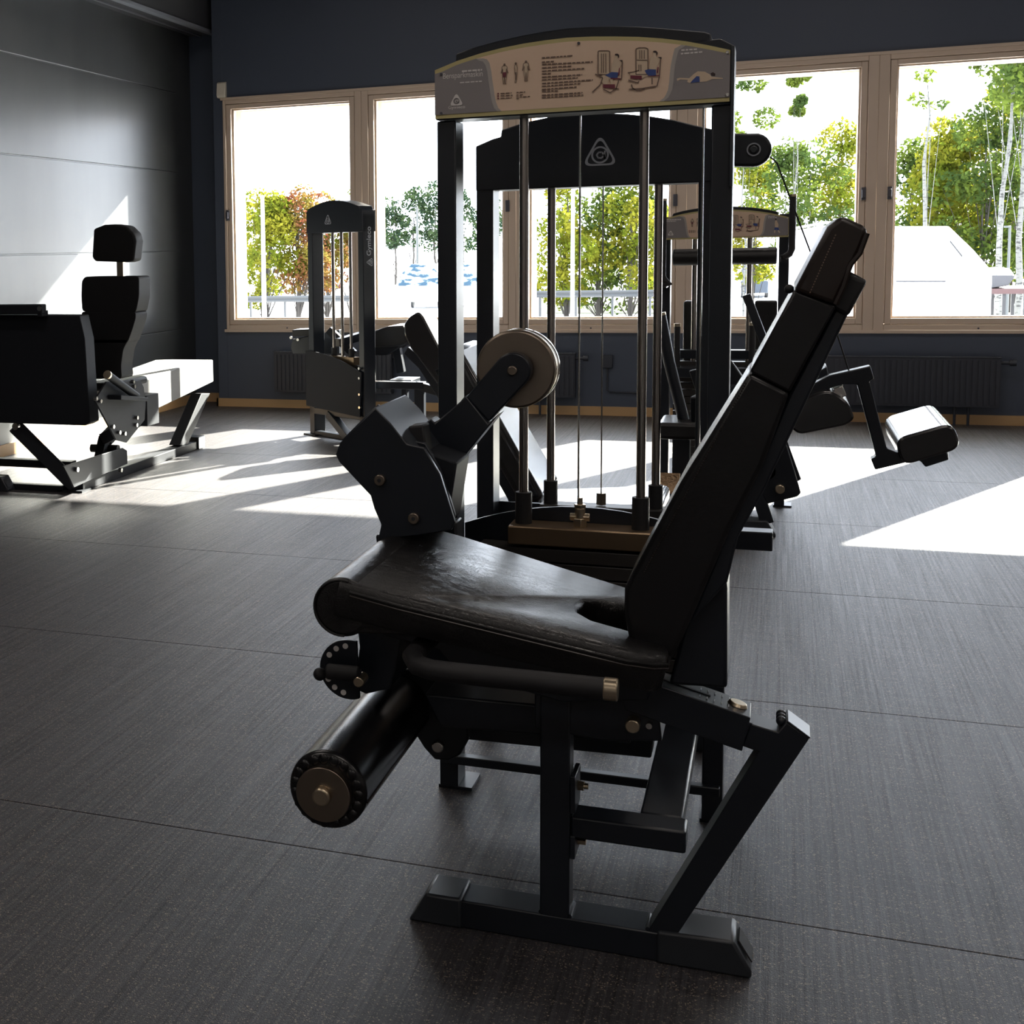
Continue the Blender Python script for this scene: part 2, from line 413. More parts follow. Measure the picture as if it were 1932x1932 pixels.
# ================================================================== THE ROOM
YW, YO = 9.88, 10.16       # inner and outer face of the window wall
XL = -4.24
CEI = 3.6
XR = 6.2
YB = -3.4
mb = MB(); mb.box(XL - 0.2, XR + .2, YB - .2, YO, -0.12, -0.006)       # slab, then the 1.25 m wide rubber rolls
ye = [2.55 + 1.25 * k for k in range(-5, 7)]
for y0, y1 in zip([YB - .2] + ye, ye + [YO]):
    if y1 > y0 + 0.01: mb.box(XL - 0.2, XR + .2, y0 + 0.0011, y1 - 0.0011, -0.0059, 0.0)
struct(mb.build('floor', FLOORM, bevel=0.0012, seg=1))
struct(box('ceiling', CEILM, XL - 0.2, XR + .2, YB - .2, YO, CEI, CEI + 0.1))
for lx, ly in FILL_LIGHTS:
    lt = MB().box(lx - 0.74, lx + 0.74, ly - 0.17, ly + 0.17, 3.51, CEI).build('fill_light_box', CEILM, bevel=0.004)  # housing made up to carry the unseen fill light
    rown = {-2.2: 'by the back wall', 0.8: 'above the near floor', 3.8: 'above the near leg extension machine', 7.4: 'close to the window wall'}[ly]
    coln = {-2.6: 'on the left', 0.4: 'in the middle', 3.4: 'on the right'}[lx]
    tag(lt, 'long black box of an added fill light %s, %s of its row' % (rown, coln), 'ceiling light', 'added fill lights')
# wall_left in 0.6 m panels with open joints
mb = MB()
for k in range(6):
    z0, z1 = 0.6 * k + 0.0045, min(0.6 * (k + 1) - 0.0045, CEI)
    mb.box(XL - 0.10, XL, YB, 9.86, z0, z1)
mb.box(XL - 0.20, XL - 0.012, YB, 10.16, 0, CEI)
wl = struct(mb.build('wall_left', WALLP, bevel=0.002))
# recess between the left wall and the window wall
struct(box('wall_recess', NAVY, XL - 0.1, -3.92, 10.16, 10.36, 0, CEI))
struct(box('wall_corner', NAVY, -3.95, -3.87, YW, 10.16, 0, CEI, bevel=0.003))
# window wall: strips below, above, and beside the openings
WB, WT = 0.59, 2.325
struct(box('wall_window_lower', NAVY, -3.87, XR, YW, YO, 0, WB))
struct(box('wall_window_upper', NAVY, -3.87, XR, YW, YO, WT, CEI))
struct(box('wall_right', PALEW, XR, XR + 0.2, YB, YO, 0, CEI))
struct(box('wall_back', PALEW, XL - 0.2, XR + 0.2, YB - 0.2, YB, 0, CEI))
# skirting
struct(prism('baseboard_left', SKIRT, 'X', [(YB, 0), (10.16, 0), (10.16, 0.07), (YB, 0.07)], XL, XL + 0.014))
struct(box('baseboard_recess', SKIRT, XL, -3.95, 10.146, 10.16, 0, 0.07))
struct(MB().box(-3.964, XR, YW - 0.014, YW, 0, 0.062).box(-3.964, -3.95, YW - 0.014, 10.15, 0, 0.062).build('baseboard_window', SKIRT))
# dropped beam with a light channel along the left wall
struct(MB().box(XL, -3.99, YB, 10.16, 2.86, CEI).build('trim_1', CEILM, bevel=0.004))
struct(MB().box(-4.02, -3.975, YB, 10.16, 2.835, 2.862).build('trim_2', mat('channel_grey', (0.16, 0.17, 0.20), 0.4), bevel=0.002))
struct(MB().box(-4.16, -4.145, YB, 10.16, 2.852, 2.862).build('trim_3', mat('channel_dark', (0.09, 0.09, 0.11), 0.4)))

# windows -------------------------------------------------------------
GZ0, GZ1 = 0.68, 2.245
LE = [-3.796, -2.690, -1.584, -0.452, 0.676, 2.10, 3.21, 4.32]
GW = 0.902
edges = []
for i, x in enumerate(LE):
    a = x - 0.074 if i == 0 else (LE[i - 1] + GW + x) / 2
    b = (x + GW + LE[i + 1]) / 2 if i < len(LE) - 1 else x + GW + 0.09
    edges.append((a, b))
for i, x in enumerate(LE):
    a, b = edges[i]
    win = bpy.data.objects.new('window_%d' % (i + 1), None); COL.objects.link(win); place(win, ((a + b) / 2, YW + .05, WB), None); struct(win)
    x1 = x + GW
    def rect_ring(mb, X0, X1, Z0, Z1, x0, x1_, z0, z1, y0, y1):
        mb.box(X0, x0, y0, y1, Z0, Z1); mb.box(x1_, X1, y0, y1, Z0, Z1)
        mb.box(x0, x1_, y0, y1, Z0, z0); mb.box(x0, x1_, y0, y1, z1, Z1)
    mb = MB(); rect_ring(mb, a, b, WB, WT, x - 0.052, x1 + 0.052, GZ0 - 0.052, GZ1 + 0.045, YW - 0.012, YO)
    mb.build('window_frame', FRAMEW, win, bevel=0.004)
    mb = MB()
    rect_ring(mb, x - 0.049, x1 + 0.049, GZ0 - 0.049, GZ1 + 0.042, x - 0.012, x1 + 0.012, GZ0 - 0.012, GZ1 + 0.010, YW - 0.004, YW + 0.03)
    rect_ring(mb, x - 0.049, x1 + 0.049, GZ0 - 0.049, GZ1 + 0.042, x, x1, GZ0, GZ1, YW + 0.03, YW + 0.085)
    mb.build('inner_casement', FRAMEW, win, bevel=0.003)
    mb = MB()
    rect_ring(mb, x - 0.052, x1 + 0.052, GZ0 - 0.052, GZ1 + 0.045, x - 0.004, x1 + 0.004, GZ0 - 0.03, GZ1, YW + 0.20, YO - 0.01)
    mb.build('outer_casement', FRAMEW, win, bevel=0.003)
    box('glass_pane', GLASS, x - 0.004, x1 + 0.004, YW + 0.055, YW + 0.059, GZ0 - 0.004, GZ1 + 0.004, win)
    # espagnolette handle: even casements hinge right
    hx = {0: x - 0.045, 1: x - 0.045, 2: x - 0.03, 3: x1 + 0.04}.get(i, (x - 0.038 if i % 2 == 0 else x1 + 0.038))
    h = box('handle_plate', HANDM, hx - 0.014, hx + 0.014, YW - 0.026, YW - 0.006, 1.42, 1.50, win, bevel=0.003)
    MB().box(hx - 0.010, hx + 0.010, YW - 0.046, YW - 0.026, 1.435, 1.485).build('handle', HANDM, h, bevel=0.004)
    if i in (1, 2):
        hx = x1 + 0.045
        h = box('handle_plate', HANDM, hx - 0.014, hx + 0.014, YW - 0.026, YW - 0.006, 1.42, 1.50, win, bevel=0.003)
    MB().cyl(((a + b) / 2 - .05, YW - 0.014, GZ0 - 0.075), ((a + b) / 2 - .05, YW - 0.009, GZ0 - 0.075), 0.006, seg=10).build('screw', HANDM, win)
# trim strip round the whole band
struct(MB().box(-3.885, XR, YW - 0.02, YW, WB - 0.018, WB + 0.004).build('trim_4', FRAMEW, bevel=0.002))
struct(MB().box(-3.885, XR, YW - 0.02, YW, WT - 0.004, WT + 0.016).build('trim_5', FRAMEW, bevel=0.002))
struct(box('wall_window_end', NAVY, LE[-1] + GW + 0.09, XR, YW, YO, WB, WT))

# alarm sensor ----------------------------------------------------------
sn = MB().prism('X', [(YW, 0), (YW - 0.03, 0.002), (YW - 0.042, 0.02), (YW - 0.03, 0.11), (YW, 0.122)], -3.905, -3.835)
o = sn.build('motion_sensor', SENS, bevel=0.004)
for v in o.data.vertices: pass
o.location.z = 2.40
tag(o, 'small white motion sensor high on the dark wall at the window corner', 'sensor')
box('sensor_lens', mat('sensor_lens_grey', (0.5, 0.47, 0.42), 0.3), -3.89, -3.85, YW - 0.046, YW - 0.036, 2.395, 2.42, o, bevel=0.002)
WPOS[o.name] = o.location.copy()

# radiators --------------------------------------------------------------
def radiator(x0, x1, z0, z1, label):
    t = thing('radiator', label, 'radiator', ((x0 + x1) / 2, YW - 0.07, z0), 'radiators under the windows')
    mb = MB(); mb.box(x0, x1, YW - 0.10, YW - 0.085, z0, z1); mb.box(x0, x1, YW - 0.05, YW - 0.035, z0, z1)
    n = int((x1 - x0) / 0.032)
    for i in range(n):
        x = x0 + (i + 0.5) * (x1 - x0) / n
        mb.box(x - 0.009, x + 0.009, YW - 0.107, YW - 0.099, z0 + 0.015, z1 - 0.015)
    mb.build('radiator_panel', RADM, t)
    box('top_grille', RADM, x0 - 0.004, x1 + 0.004, YW - 0.105, YW - 0.03, z1, z1 + 0.008, t, bevel=0.002)
    for dx in (0.02, 0.045):
        MB().cyl((x1 - 0.3 + dx * 3, YW - 0.065, 0.0), (x1 - 0.3 + dx * 3, YW - 0.065, z0 + 0.01), 0.008, seg=12).build('pipe', RADM, t)
    v = MB().cyl((x1, YW - 0.065, z1 - 0.03), (x1 + 0.05, YW - 0.065, z1 - 0.03), 0.011, seg=12)
    v.cyl((x1 + 0.05, YW - 0.065, z1 - 0.03), (x1 + 0.085, YW - 0.065, z1 - 0.03), 0.019, seg=16).build('valve', RADM, t)
    for x in (x0 + 0.1, x1 - 0.1):
        MB().box(x - 0.015, x + 0.015, YW - 0.035, YW - 0.001, z0 + 0.05, z1 - 0.02).build('wall_bracket', RADM, t)
radiator(-3.46, -2.56, 0.13, 0.425, 'dark radiator under the leftmost window, behind the left weight tower')
radiator(-2.15, -1.27, 0.13, 0.43, 'dark radiator seen between the guide rods of the near weight tower')
radiator(0.02, 1.27, 0.12, 0.425, 'long dark radiator under the two right windows')
t = thing('power_outlet', 'dark socket box with a cable on the wall below the windows', 'outlet', (-1.06, YW, 0.37))
box('socket_box', RADM, -1.10, -1.03, YW - 0.03, YW, 0.33, 0.42, t, bevel=0.004)
MB().tube([(-1.065, YW - 0.012, 0.33), (-1.065, YW - 0.012, 0.18), (-1.05, YW - 0.012, 0.165), (-0.82, YW - 0.012, 0.16)], 0.006, 8).build('cable', RADM, t)

# ================================================================== OUTSIDE
ASPH = mat('pale_asphalt', (0.55, 0.56, 0.58), 0.9)
struct(box('ground', ASPH, -200, 220, YO, 420, -2.8, -2.5))
GRASS = mat('grass_green', (0.012, 0.020, 0.003), 0.95, spec=0.1)
L_YEL = leaf_mat('yellow_green_leaves', (0.08, 0.10, 0.010), (0.17, 0.16, 0.018), 0.4)
L_RED = leaf_mat('autumn_leaves', (0.12, 0.10, 0.02), (0.13, 0.045, 0.025), 0.4)
L_GRN = leaf_mat('green_leaves', (0.03, 0.05, 0.014), (0.075, 0.10, 0.016), 0.35)
L_DRK = leaf_mat('dark_green_leaves', (0.018, 0.033, 0.02), (0.04, 0.06, 0.025), 0.3)
BARK = mat('grey_bark', (0.035, 0.030, 0.026), 0.9)
BIRCH = noise_tint(mat('birch_bark', (0.08, 0.08, 0.08), 0.8), (0.015, 0.015, 0.015), (0.085, 0.085, 0.08), 3.0, (1, 1, 0.15) if False else (2, 2, 6), 3, 0.38, 0.45)

def leaves(name, m, parent, centres, n, size, seed):
    rs = np.random.RandomState(seed)
    cs = np.array([c[:3] for c in centres]); rd = np.array([c[3] for c in centres])
    pr = rd ** 2; pr = pr / pr.sum()
    k = rs.choice(len(cs), n, p=pr)
    d = rs.normal(size=(n, 3)); d /= np.linalg.norm(d, axis=1)[:, None]
    rr_ = rd[k] * rs.uniform(0.35, 1.0, n) ** 0.5
    P_ = cs[k] + d * rr_[:, None] * np.array([1, 1, 0.85])
    a = rs.normal(size=(n, 3)); a /= np.linalg.norm(a, axis=1)[:, None]
    b = np.cross(a, rs.normal(size=(n, 3))); b /= np.linalg.norm(b, axis=1)[:, None]
    s = size * rs.uniform(0.6, 1.4, n)[:, None]
    V = np.empty((n, 4, 3)); V[:, 0] = P_ - a * s; V[:, 1] = P_ - b * s * 0.55; V[:, 2] = P_ + a * s; V[:, 3] = P_ + b * s * 0.55
    V = V.reshape(-1, 3); c = (V.min(0) + V.max(0)) / 2
    me = bpy.data.meshes.new(name)
    me.vertices.add(len(V)); me.vertices.foreach_set('co', (V - c).ravel())
    me.loops.add(4 * n); me.loops.foreach_set('vertex_index', np.arange(4 * n))
    me.polygons.add(n); me.polygons.foreach_set('loop_start', np.arange(0, 4 * n, 4))
    me.update(calc_edges=True); me.validate(); me.materials.append(m)
    o = bpy.data.objects.new(name, me); COL.objects.link(o); place(o, Vector(c), parent); return o

def tree(x, y, h, r, crown0, label, leafm, bark, seed, n=5000, size=0.13, group=None, clumps=16, thin=1.0, top=1.0, trunk_r=None):
    rs = random.Random(seed)
    t = thing('tree', label, 'tree', (x, y, -2.5), group)
    tr = trunk_r or h * 0.014
    mb = MB()
    pts = [(x, y, -2.5)]
    for k in range(1, 7): pts.append((x + rs.uniform(-.03, .03) * h * 0.4, y + rs.uniform(-.03, .03) * h * .4, -2.5 + h * 0.92 * k / 6))
    for a, b, r0, r1 in zip(pts, pts[1:], [tr * (1 - 0.15 * k) for k in range(6)], [tr * (1 - 0.15 * (k + 1)) for k in range(6)]):
        mb.cyl(a, b, r0, r1, seg=8)
    cl = []
    for k in range(clumps):
        f_ = rs.uniform(0, 1); z = -2.5 + crown0 + (h - crown0) * f_
        w_ = r * (0.35 + 0.65 * math.sin(math.pi * min(1, (0.15 + f_ * 0.85)))) * top
        a = rs.uniform(0, 6.283); q = rs.uniform(0.2, 0.85) * w_
        p = (x + math.cos(a) * q, y + math.sin(a) * q, z)
        cl.append((*p, r * rs.uniform(0.28, 0.5) * thin))
        i0 = max(0, min(5, int((z / h) * 6) - 1))
        if k % 2 and bark is BIRCH: continue
        mb.cyl(pts[i0], p, tr * (0.12 if bark is BIRCH else 0.28), tr * 0.04, seg=5)
    mb.build('trunk', bark, t)
    leaves('foliage', leafm, t, cl, n, size, seed)
    return t

def TX(p): return p[0][0]
tree(TX([(-23.7259, 1.1922)]), 66, 6.4, 1.9, 1.6, 'yellow green leafy tree with a dark trunk behind the leftmost window', L_YEL, BARK, 3, n=5200, size=0.11, clumps=18, trunk_r=0.16)
tree(TX([(-25.0095, 1.2124)]), 69, 5.6, 1.6, 0.8, 'low yellow tree at the left edge of the leftmost window', L_YEL, BARK, 4, n=3000, size=0.11, clumps=12, trunk_r=0.08)
tree(TX([(-22.1829, 1.1584)]), 66.5, 6.6, 2.0, 2.0, 'sparse reddish autumn tree left of the left weight tower', L_RED, BARK, 5, n=3800, size=0.11, clumps=20, trunk_r=0.15)
tree(TX([(-21.4338, 1.1259)]), 69, 6.2, 1.9, 1.6, 'yellow and red tree seen through the left weight tower', L_RED, BARK, 6, n=3600, size=0.11, clumps=16, trunk_r=0.12)
tree(TX([(-20.4522, 1.1044)]), 70, 6.6, 1.8, 3.2, 'thin autumn tree partly hidden by the first window post', L_YEL, BARK, 7, n=1800, size=0.11, clumps=12, trunk_r=0.09)
for i, (px_, h_) in enumerate(((TX([(-33.5635, 4.4106)]), 8.2), (TX([(-32.0266, 4.3607)]), 9.0), (TX([(-30.1505, 4.2998)]), 9.4), (TX([(-27.7478, 4.2218)]), 8.6), (TX([(-25.5269, 4.1497)]), 8.4))):
    tree(px_, 130 + i, h_, 2.3, 3.6, ['dark distant tree left of the street lamp in the second window', 'dark distant tree behind the street lamp', 'tall dark distant tree right of the street lamp', 'dark distant tree between the near tower posts', 'dark distant tree right of the tower posts'][i], L_DRK, BARK, 20 + i, n=1500, size=0.17, group='distant trees', clumps=12)
tree(TX([(-8.9473, 1.3544)]), 66, 7.0, 2.2, 1.2, 'bright yellow green tree between the guide rods', L_YEL, BARK, 8, n=5200, size=0.11, clumps=20, trunk_r=0.12)
tree(TX([(-7.7635, 1.3228)]), 68, 7.4, 2.2, 1.0, 'full green tree behind the two thin cables', L_GRN, BARK, 9, n=5200, size=0.11, clumps=20, trunk_r=0.12)
tree(TX([(-6.2408, 1.2858)]), 67, 7.2, 2.2, 1.0, 'green tree left of the right guide rod', L_YEL, BARK, 10, n=5200, size=0.11, clumps=20, trunk_r=0.12)
tree(TX([(-5.1192, 1.2557)]), 69, 7.0, 1.6, 1.0, 'green tree right of the right guide rod', L_GRN, BARK, 11, n=3200, size=0.11, clumps=14, trunk_r=0.1)
# birches in the right windows
tree(TX([(-1.2425, 1.1684)]), 60, 11.2, 1.1, 6.6, 'slim birch with hanging sparse leaves beside the near tower', L_GRN, BIRCH, 12, n=1900, size=0.10, clumps=16, trunk_r=0.05)
tree(TX([(-1.0123, 1.1585)]), 66, 6.9, 1.7, 2.2, 'yellow green bush behind the far machine sign', L_YEL, BARK, 13, n=3400, size=0.11, clumps=16)
tree(TX([(0.5759, 2.1603)]), 60, 10.9, 0.7, 8.3, 'slim birch with a long hanging leafy branch in the fourth window', L_GRN, BIRCH, 14, n=1900, size=0.10, clumps=11, thin=1.1, trunk_r=0.05)
tree(TX([(0.1722, 1.5615)]), 62, 7.2, 1.7, 3.2, 'birch with open crown left of the backrest top', L_GRN, BIRCH, 15, n=2200, size=0.10, clumps=18, trunk_r=0.07)
tree(TX([(1.2355, 1.5318)]), 64, 7.2, 1.7, 3.4, 'birch with forked branches in the middle of the fourth window', L_GRN, BIRCH, 16, n=2200, size=0.10, clumps=18, trunk_r=0.08)
tree(TX([(2.3602, 1.5003)]), 66, 8.2, 1.8, 3.2, 'green tree at the right edge of the fourth window', L_YEL, BARK, 17, n=3400, size=0.10, clumps=18, trunk_r=0.09)
for i, (px_, Yt, h_, r_, c0, n_, mt, lb) in enumerate((
        (TX([(5.7154, 1.4834)]), 75, 7.6, 2.2, 3.0, 4200, L_GRN, 'green tree at the left edge of the rightmost window'),
        (TX([(6.5595, 1.4420)]), 72, 7.2, 2.2, 2.8, 4600, L_YEL, 'sunny yellow green tree above the white tent'),
        (TX([(7.8297, 1.4183)]), 74, 8.2, 2.4, 2.8, 5200, L_YEL, 'bright tree behind the tent slope'),
        (TX([(8.3211, 1.3810)]), 70, 8.8, 2.5, 2.4, 5400, L_GRN, 'large green tree above the small boat'),
        (TX([(9.6937, 1.3544)]), 73, 11.4, 2.6, 2.0, 5600, L_YEL, 'tall bright tree at the right edge of the picture'),
        (TX([(10.2169, 1.3280)]), 68, 12.4, 2.6, 2.0, 5000, L_GRN, 'tall green tree just beyond the right edge'))):
    tree(px_, Yt, h_, r_, c0, lb, mt, BARK, 40 + i, n=n_, size=0.12, clumps=22)
tree(TX([(4.4288, 1.3834)]), 52, 9.8, 0.7, 7.2, 'white birch trunk with few leaves rising from behind the tent', L_GRN, BIRCH, 50, n=350, size=0.09, clumps=8, trunk_r=0.11)
tree(TX([(6.4178, 1.3160)]), 50, 10.6, 1.4, 7.4, 'white birch leaning over the boat', L_GRN, BIRCH, 51, n=2600, size=0.10, clumps=14, trunk_r=0.12)
tree(TX([(6.9163, 1.3021)]), 51, 11.2, 1.4, 7.4, 'white birch at the right edge of the rightmost window', L_GRN, BIRCH, 52, n=2600, size=0.10, clumps=14, trunk_r=0.12)

# guard rails
RAILM = mat('galvanised_rail', (0.030, 0.032, 0.034), 0.6)
def rail(a, b, Y, zt_, label, n):
    t = thing('guard_rail', label, 'guard rail', ((a + b) / 2, Y, -2.5), 'guard rails outside')
    MB().prism('X', [(Y, zt_), (Y - 0.05, zt_ - 0.06), (Y, zt_ - 0.14), (Y - 0.05, zt_ - 0.22), (Y, zt_ - 0.28), (Y + 0.03, zt_ - 0.28), (Y + 0.03, zt_)], a, b).build('rail_beam', RAILM, t)
    for i in range(n):
        x = a + (b - a) * (i + 0.5) / n
        MB().box(x - 0.05, x + 0.05, Y + 0.03, Y + 0.14, -2.5, zt_ - 0.05).build('rail_post', RAILM, t)
ra_ = [(-22.4004, -0.8784), (-15.9329, -0.9334)]; rail(ra_[0][0], ra_[1][0], 58, ra_[0][1], 'grey guard rail under the trees in the leftmost window', 4)
ra_ = [(-9.6558, -0.7688), (-3.9437, -0.8260)]; rail(ra_[0][0], ra_[1][0], 58, ra_[0][1], 'grey guard rail under the trees between the guide rods', 4)

# pale poles and street lamps
POLE = mat('pale_pole_paint', (0.30, 0.30, 0.29), 0.5)
LAMPP = mat('grey_lamp_post_paint', (0.05, 0.055, 0.055), 0.5)
def pole(x, Y, z1, r_, label, arm=False):
    t = thing('street_lamp' if arm else 'pole', label, 'street lamp' if arm else 'pole', (x, Y, -2.5), None)
    MB().cyl((x, Y, -2.5), (x, Y, z1), r_, r_ * 0.7, 12).build('shaft', LAMPP if arm else POLE, t)
    if arm: MB().box(x - 0.30 * r_ / .1, x + 0.04, Y - 0.08, Y + 0.08, z1, z1 + 0.07).build('lamp_head', LAMPP, t, bevel=0.02)
    else: MB().sphere((x, Y, z1), r_ * 0.8).build('cap', POLE, t)
q_ = [(-14.4364, 2.7694)]; pole(q_[0][0], 40, q_[0][1], 0.08, 'pale pole in front of the yellow tree in the leftmost window')
q_ = [(-5.2715, 2.7258)]; pole(q_[0][0], 40, q_[0][1], 0.065, 'pale pole between the guide rods')
q_ = [(-21.7477, 3.6499)]; pole(q_[0][0], 90, q_[0][1], 0.10, 'street lamp before the dark trees in the second window', True)
q_ = [(7.6471, 1.6374)]; pole(q_[0][0], 58, q_[0][1] - 0.3, 0.06, 'street lamp among the trees above the tent slope', True)

# covered boats and parked cars
BLUE = noise_tint(mat('blue_tarpaulin', (0.005, 0.10, 0.22), 0.5), (0.003, 0.035, 0.07), (0.5, 0.6, 0.62), 1.4, (1, 1, 3), 4, 0.45, 0.55)
WHT = mat('white_hull', (0.8, 0.8, 0.8), 0.35)
DKV = mat('dark_window_tint', (0.03, 0.04, 0.05), 0.2)
def cov_boat(x, Y, w_, z0, z1, label):
    t = thing('covered_boat', label, 'boat', (x, Y, -2.5), 'boats under blue covers')
    MB().prism('Y', [(x - w_ / 2, z0), (x - w_ / 2 + .1, z0 + (z1 - z0) * 0.5), (x - w_ * 0.2, z1), (x + w_ * 0.25, z1 - 0.1), (x + w_ / 2, z0 + (z1 - z0) * 0.4), (x + w_ / 2 - .1, z0)], Y, Y + 4).build('cover', BLUE, t, bevel=0.08)
    MB().prism('Y', [(x - w_ / 2 + .2, -2.1), (x - w_ / 2, z0 + 0.04), (x + w_ / 2, z0 + 0.04), (x + w_ / 2 - .2, -2.1)], Y + 0.05, Y + 3.9).build('hull', WHT, t, bevel=0.05)
    for s_ in (-1, 1): MB().cyl((x + s_ * w_ * 0.32, Y + 1.5, -2.22), (x + s_ * w_ * 0.28, Y + 1.5, -2.22), 0.28, seg=16).build('trailer_wheel', RUBB, t)
bb_ = [(-20.5297, -1.1631), (-17.8559, 0.1254)]; cov_boat((bb_[0][0] + bb_[1][0]) / 2, 80, bb_[1][0] - bb_[0][0], bb_[0][1], bb_[1][1], 'boat under a bright blue cover left of the near tower')
bb_ = [(-17.9595, -1.2572), (-16.1065, 0.1214)]; cov_boat((bb_[0][0] + bb_[1][0]) / 2, 82, bb_[1][0] - bb_[0][0], bb_[0][1], bb_[1][1], 'boat under a bright blue cover seen between the tower posts')
def car(px, Y, label, m):
    (x0, z0), (x1, z1) = px
    h = z1 + 2.5; L = x1 - x0
    t = thing('parked_car', label, 'car', ((x0 + x1) / 2, Y, -2.5), 'parked cars')
    MB().prism('X', [(Y, -2.2), (Y, -2.5 + h * .52), (Y + .9, -2.5 + h * .6), (Y + 1.6, -2.5 + h), (Y + 3.3, -2.5 + h * .97), (Y + 4.1, -2.5 + h * .6), (Y + 4.2, -2.2)], x0, x1).build('body', m, t, bevel=0.06)
    MB().prism('X', [(Y + .96, -2.5 + h * .63), (Y + 1.56, -2.5 + h * .95), (Y + 1.50, -2.5 + h * .96), (Y + .90, -2.5 + h * .64)], x0 + .15, x1 - .15).build('windscreen', DKV, t)
    for yy in (Y + .75, Y + 3.3):
        for xx in (x0 - .01, x1 - .2): MB().cyl((xx, yy, -2.2), (xx + .2, yy, -2.2), 0.3, seg=16).build('wheel', RUBB, t)
CARB = mat('blue_grey_car_paint', (0.015, 0.024, 0.04), 0.4)
car([(-2.0658, -2.0230), (-0.5328, -0.4899)], 92, 'blue grey parked car right of the near tower', CARB)
car([(-0.1490, -2.0425), (0.9455, -0.6116)], 95, 'white parked car right of the far machine sign', WHT)

# white tent hall
TENT = mat('white_tent_cloth', (0.85, 0.85, 0.85), 0.7)
tp_ = [(2.4432, 1.4086), (3.9381, 1.3661), (4.4808, 0.7814), (4.9261, 0.2166), (4.9778, -1.4856), (2.2065, -1.4962)]
tt = thing('white_tent', 'large white tent hall outside the rightmost window', 'tent', (tp_[4][0] - 2, 40, -2.5))
MB().prism('Y', [tp_[0], tp_[1], tp_[2], tp_[3], (tp_[3][0], -2.5), (tp_[0][0] - 0.6, -2.5)], 40, 48).build('tent_shell', TENT, tt, bevel=0.03)
tl = [(3.9738, 0.9928), (4.2539, 0.6015)]; MB().bar((tl[0][0], 39.97, tl[0][1]), (tl[1][0], 39.97, tl[1][1]), 0.03, 0.05, (0, 1, 0)).build('tent_strap', RUBB, tt)
tl = [(2.7865, -0.0048), (3.9081, -0.0191)]; MB().bar((tl[0][0], 39.97, tl[0][1]), (tl[1][0], 39.97, tl[1][1]), 0.03, 0.035, (0, 1, 0)).build('tent_strap', RUBB, tt)
# second white hall behind the backrest
wp_ = [(-0.0731, 1.3358), (1.5777, 1.5752), (2.9457, 1.2559), (3.0339, -2.5072), (-0.0040, -2.5188)]
t2 = thing('white_hall', 'white building front behind the top of the near backrest', 'building', (wp_[1][0], 55, -2.5))
MB().prism('Y', [wp_[0], wp_[1], wp_[2], (wp_[2][0], -2.5), (wp_[0][0], -2.5)], 55, 57).build('hall_wall', TENT, t2)
MB().prism('Y', [(wp_[0][0] - .1, wp_[0][1]), (wp_[1][0], wp_[1][1] + .06), (wp_[2][0] + .1, wp_[2][1]), (wp_[2][0] + .1, wp_[2][1] + .08), (wp_[1][0], wp_[1][1] + .15), (wp_[0][0] - .1, wp_[0][1] + .08)], 54.8, 57.2).build('roof_edge', TENT, t2)

# small boat on its trailer
b0 = [(5.1030, 0.0573), (5.7058, 0.0486), (5.5678, 0.2443), (5.2675, 0.2215), (5.1625, -0.3055), (5.6186, -0.2271)]
bt_ = thing('small_boat', 'small white and dark boat on a stand beside the white tent', 'boat', ((b0[0][0] + b0[1][0]) / 2, 42, b0[4][1]))
hz0 = b0[4][1]; 
MB().prism('Y', [(b0[0][0] + .03, hz0 + 0.02), (b0[0][0], b0[0][1]), (b0[1][0], b0[1][1]), (b0[1][0] - 0.15, hz0 + 0.1)], 42, 44).build('hull', mat('grey_hull', (0.02, 0.02, 0.025), 0.5), bt_, bevel=0.02)
MB().prism('Y', [(b0[0][0], b0[0][1]), (b0[3][0], b0[3][1]), (b0[2][0], b0[2][1]), (b0[1][0], b0[1][1])], 42.05, 43.9).build('cover', TENT, bt_, bevel=0.04)
c0 = [(5.1625, -0.3055), (6.2416, -0.3168)]
tr_ = thing('boat_trailer', 'reddish trailer bench under the small boat', 'trailer', ((c0[0][0] + c0[1][0]) / 2, 42, -2.5))
MB().box(c0[0][0], c0[1][0], 41.9, 44.2, hz0 - 0.12, hz0 + 0.02).build('trailer_bed', mat('maroon_paint', (0.035, 0.010, 0.010), 0.5), tr_)
for x in (c0[0][0] + 0.3, c0[1][0] - 0.3):
    for y in (42.0, 44.1): MB().box(x - 0.04, x + 0.04, y - .04, y + .04, -2.5, hz0 - 0.12).build('trailer_leg', RUBB, tr_)

# grass verge patches
gv = [(-11.0507, 73.7298), (-4.9720, 73.3115), (-5.6676, 83.4831), (-12.6563, 84.4315)]
gr = MB().prism('Z', gv, -2.5, -2.46).build('grass_verge', GRASS)
tag(gr, 'green grass verge below the guard rail between the guide rods', 'grass', kind='stuff')
gv = [(8.9838, 68.7516), (10.2492, 68.6978), (11.5002, 77.1839), (10.1023, 75.7379)]
gr = MB().prism('Z', gv, -2.5, -2.46).build('grass_verge', GRASS)
tag(gr, 'small green grass patch at the lower right corner of the rightmost window', 'grass', kind='stuff')

# ------------------------------------------------------------------ weight plates copied above need their parents' offsets only
# ================================================================== NEAR MACHINE (leg extension, side on)
TY = 2.944                    # front face of the weight tower
A = thing('leg_extension_machine', 'nearest machine: black leg extension with sloping leather seat, tall backrest and shin roller', 'gym machine', (-0.33, 2.6, 0))

